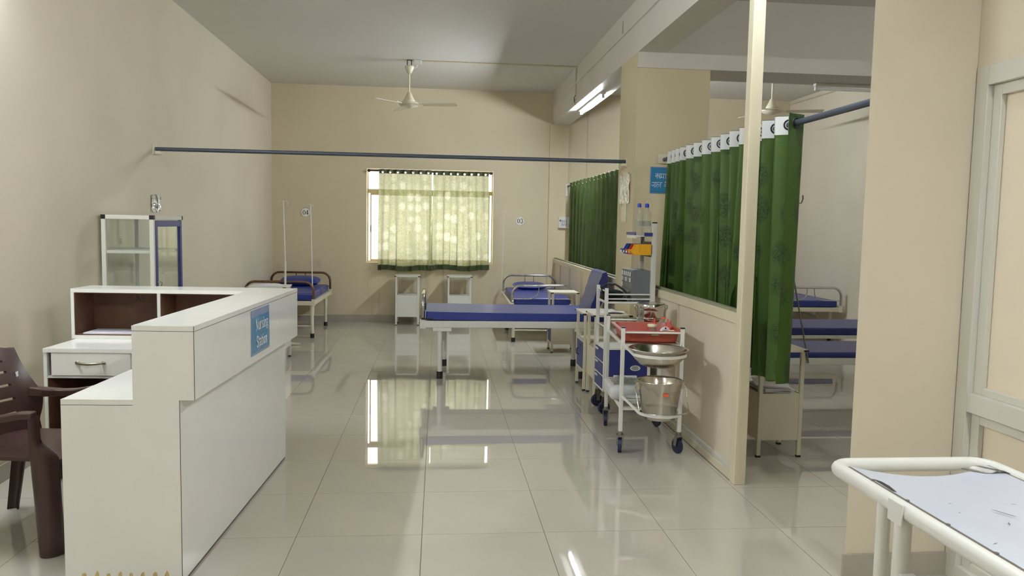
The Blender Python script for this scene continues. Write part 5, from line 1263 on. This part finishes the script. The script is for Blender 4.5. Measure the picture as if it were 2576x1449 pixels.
# ================================================================== PLASTIC CHAIR (bottom left)
t = thing('plastic_chair', 'dark brown moulded plastic armchair drawn up to the nursing counter', 'chair', (-1.90, 3.78, 0), rad(-8))
MB().slab(12, 12, lambda u, v: (-0.21+0.49*u, (v-.5)*(0.46+0.04*u), 0.435-0.022*sin(PI*u)*sin(PI*v)+0.03*max(0, 0.15-u)*4-0.05*max(0, u-0.85)**1*1.6+0.0015*sin(u*70)), lambda u, v: (0, 0, -0.016)).build('seat', 'chair', t)
MB().slab(1, 12, lambda u, v: (0.262+0.012*u, (v-.5)*0.5, 0.425-0.055*u), lambda u, v: (-0.012, 0, 0)).build('apron', 'chair', t)
def backp(f_, z):      # f_ -1..1 across
    k = (z-0.42)/0.44
    h = 0.262-0.055*k
    x = -0.135-0.035*k-0.065*k*k-0.055*(1-f_*f_)+0.015*(abs(f_)**6)
    g_ = max(0.0, (abs(f_)-0.78)/0.22); x += 0.052*g_*min(1.0, max(0.0, (0.80-z)/0.18))**1.8 if z > 0.62 else 0.052*g_*max(0.0, 1-((0.62-z)/0.14)**1.5)
    return Vector((x, f_*h, z))
def patch(f0, f1, z0, z1, th=0.012, nu=8, nv=6, top=False):
    return MB().slab(nu, nv, lambda u, v: backp(f0+(f1-f0)*u, z0+(z1-z0)*v-(0.03*abs(f0+(f1-f0)*u)**3*v if top else 0)), lambda u, v: (-th, 0, 0))
for s in (-1, 1): patch(s*0.70, s*1.0, 0.40, 0.845, 0.016, 8, 24).build('side_post', 'chair', t)
patch(-0.995, 0.995, 0.79, 0.865, 0.016, 16, 4, True).build('top_rail', 'chair', t)
edges = [0.43, 0.53, 0.60, 0.668, 0.732, 0.785]
for a, b_ in zip(edges[:-1], edges[1:]): patch(-0.705, 0.705, a+0.006, b_-0.006, 0.010, 14, 3).build('slat', 'chair', t)
for s in (-1, 1):
    pts = [backp(s*0.90, 0.628)+Vector((-0.004, 0, 0)), backp(s*0.97, 0.620)+Vector((0.012, s*0.004, 0.0)), (-0.055, s*0.270, 0.612), (-0.01, s*0.276, 0.612), (0.05, s*0.282, 0.615), (0.10, s*0.282, 0.624), (0.15, s*0.278, 0.634), (0.205, s*0.270, 0.634)]
    ar = MB().sweep(pts, 0.030, 0.054, lambda u: 1.0+1.2*max(0, 0.55-u*1.3), upv=(0, 1, 0)).build('armrest', 'chair', t, bevel=0.008, seg=3)
    # front strut and wide fluted leg in one piece
    def legp(u, v):      # u around (open U section), v top..bottom
        z = 0.625*(1-v)+0.0*v
        k = min(1, max(0, (0.52-z)/0.09)); k = k*k*(3-2*k)          # widens under the seat
        wd = 0.042+0.075*k*(1-0.25*max(0, v-0.3)); dp = 0.028+0.03*k
        cx_ = 0.185+0.028*k+0.03*v; cy_ = s*(0.268-0.005*v)
        a = PI*(u*1.0)
        return (cx_-wd/2+wd*u, cy_+s*(-dp/2+dp*sin(a)**0.6*0.9), z)
    MB().slab(12, 36, legp, lambda u, v: (0, -s*0.014, 0)).build('leg', 'chair', t)
    def legr(u, v):
        z = 0.44*(1-v); wd = 0.075-0.02*v
        return (-0.20-0.085*v-wd/2+wd*u, s*(0.235+0.03*v)+s*0.022*sin(PI*u), z)
    MB().slab(8, 8, legr, lambda u, v: (0, -s*0.012, 0)).build('leg', 'chair', t)
ps = backp(0.86, 0.715); MB().add([ps+Vector((0.004, -0.014, -0.012)), ps+Vector((0.004, 0.014, -0.008)), ps+Vector((0.0, 0.012, 0.016)), ps+Vector((0.0, -0.016, 0.012))], [(0, 1, 2, 3)]).build('sticker', 'paper', t)

bpy.context.view_layer.update()
print('tiles in view', nt_, 'objects', len(bpy.data.objects))
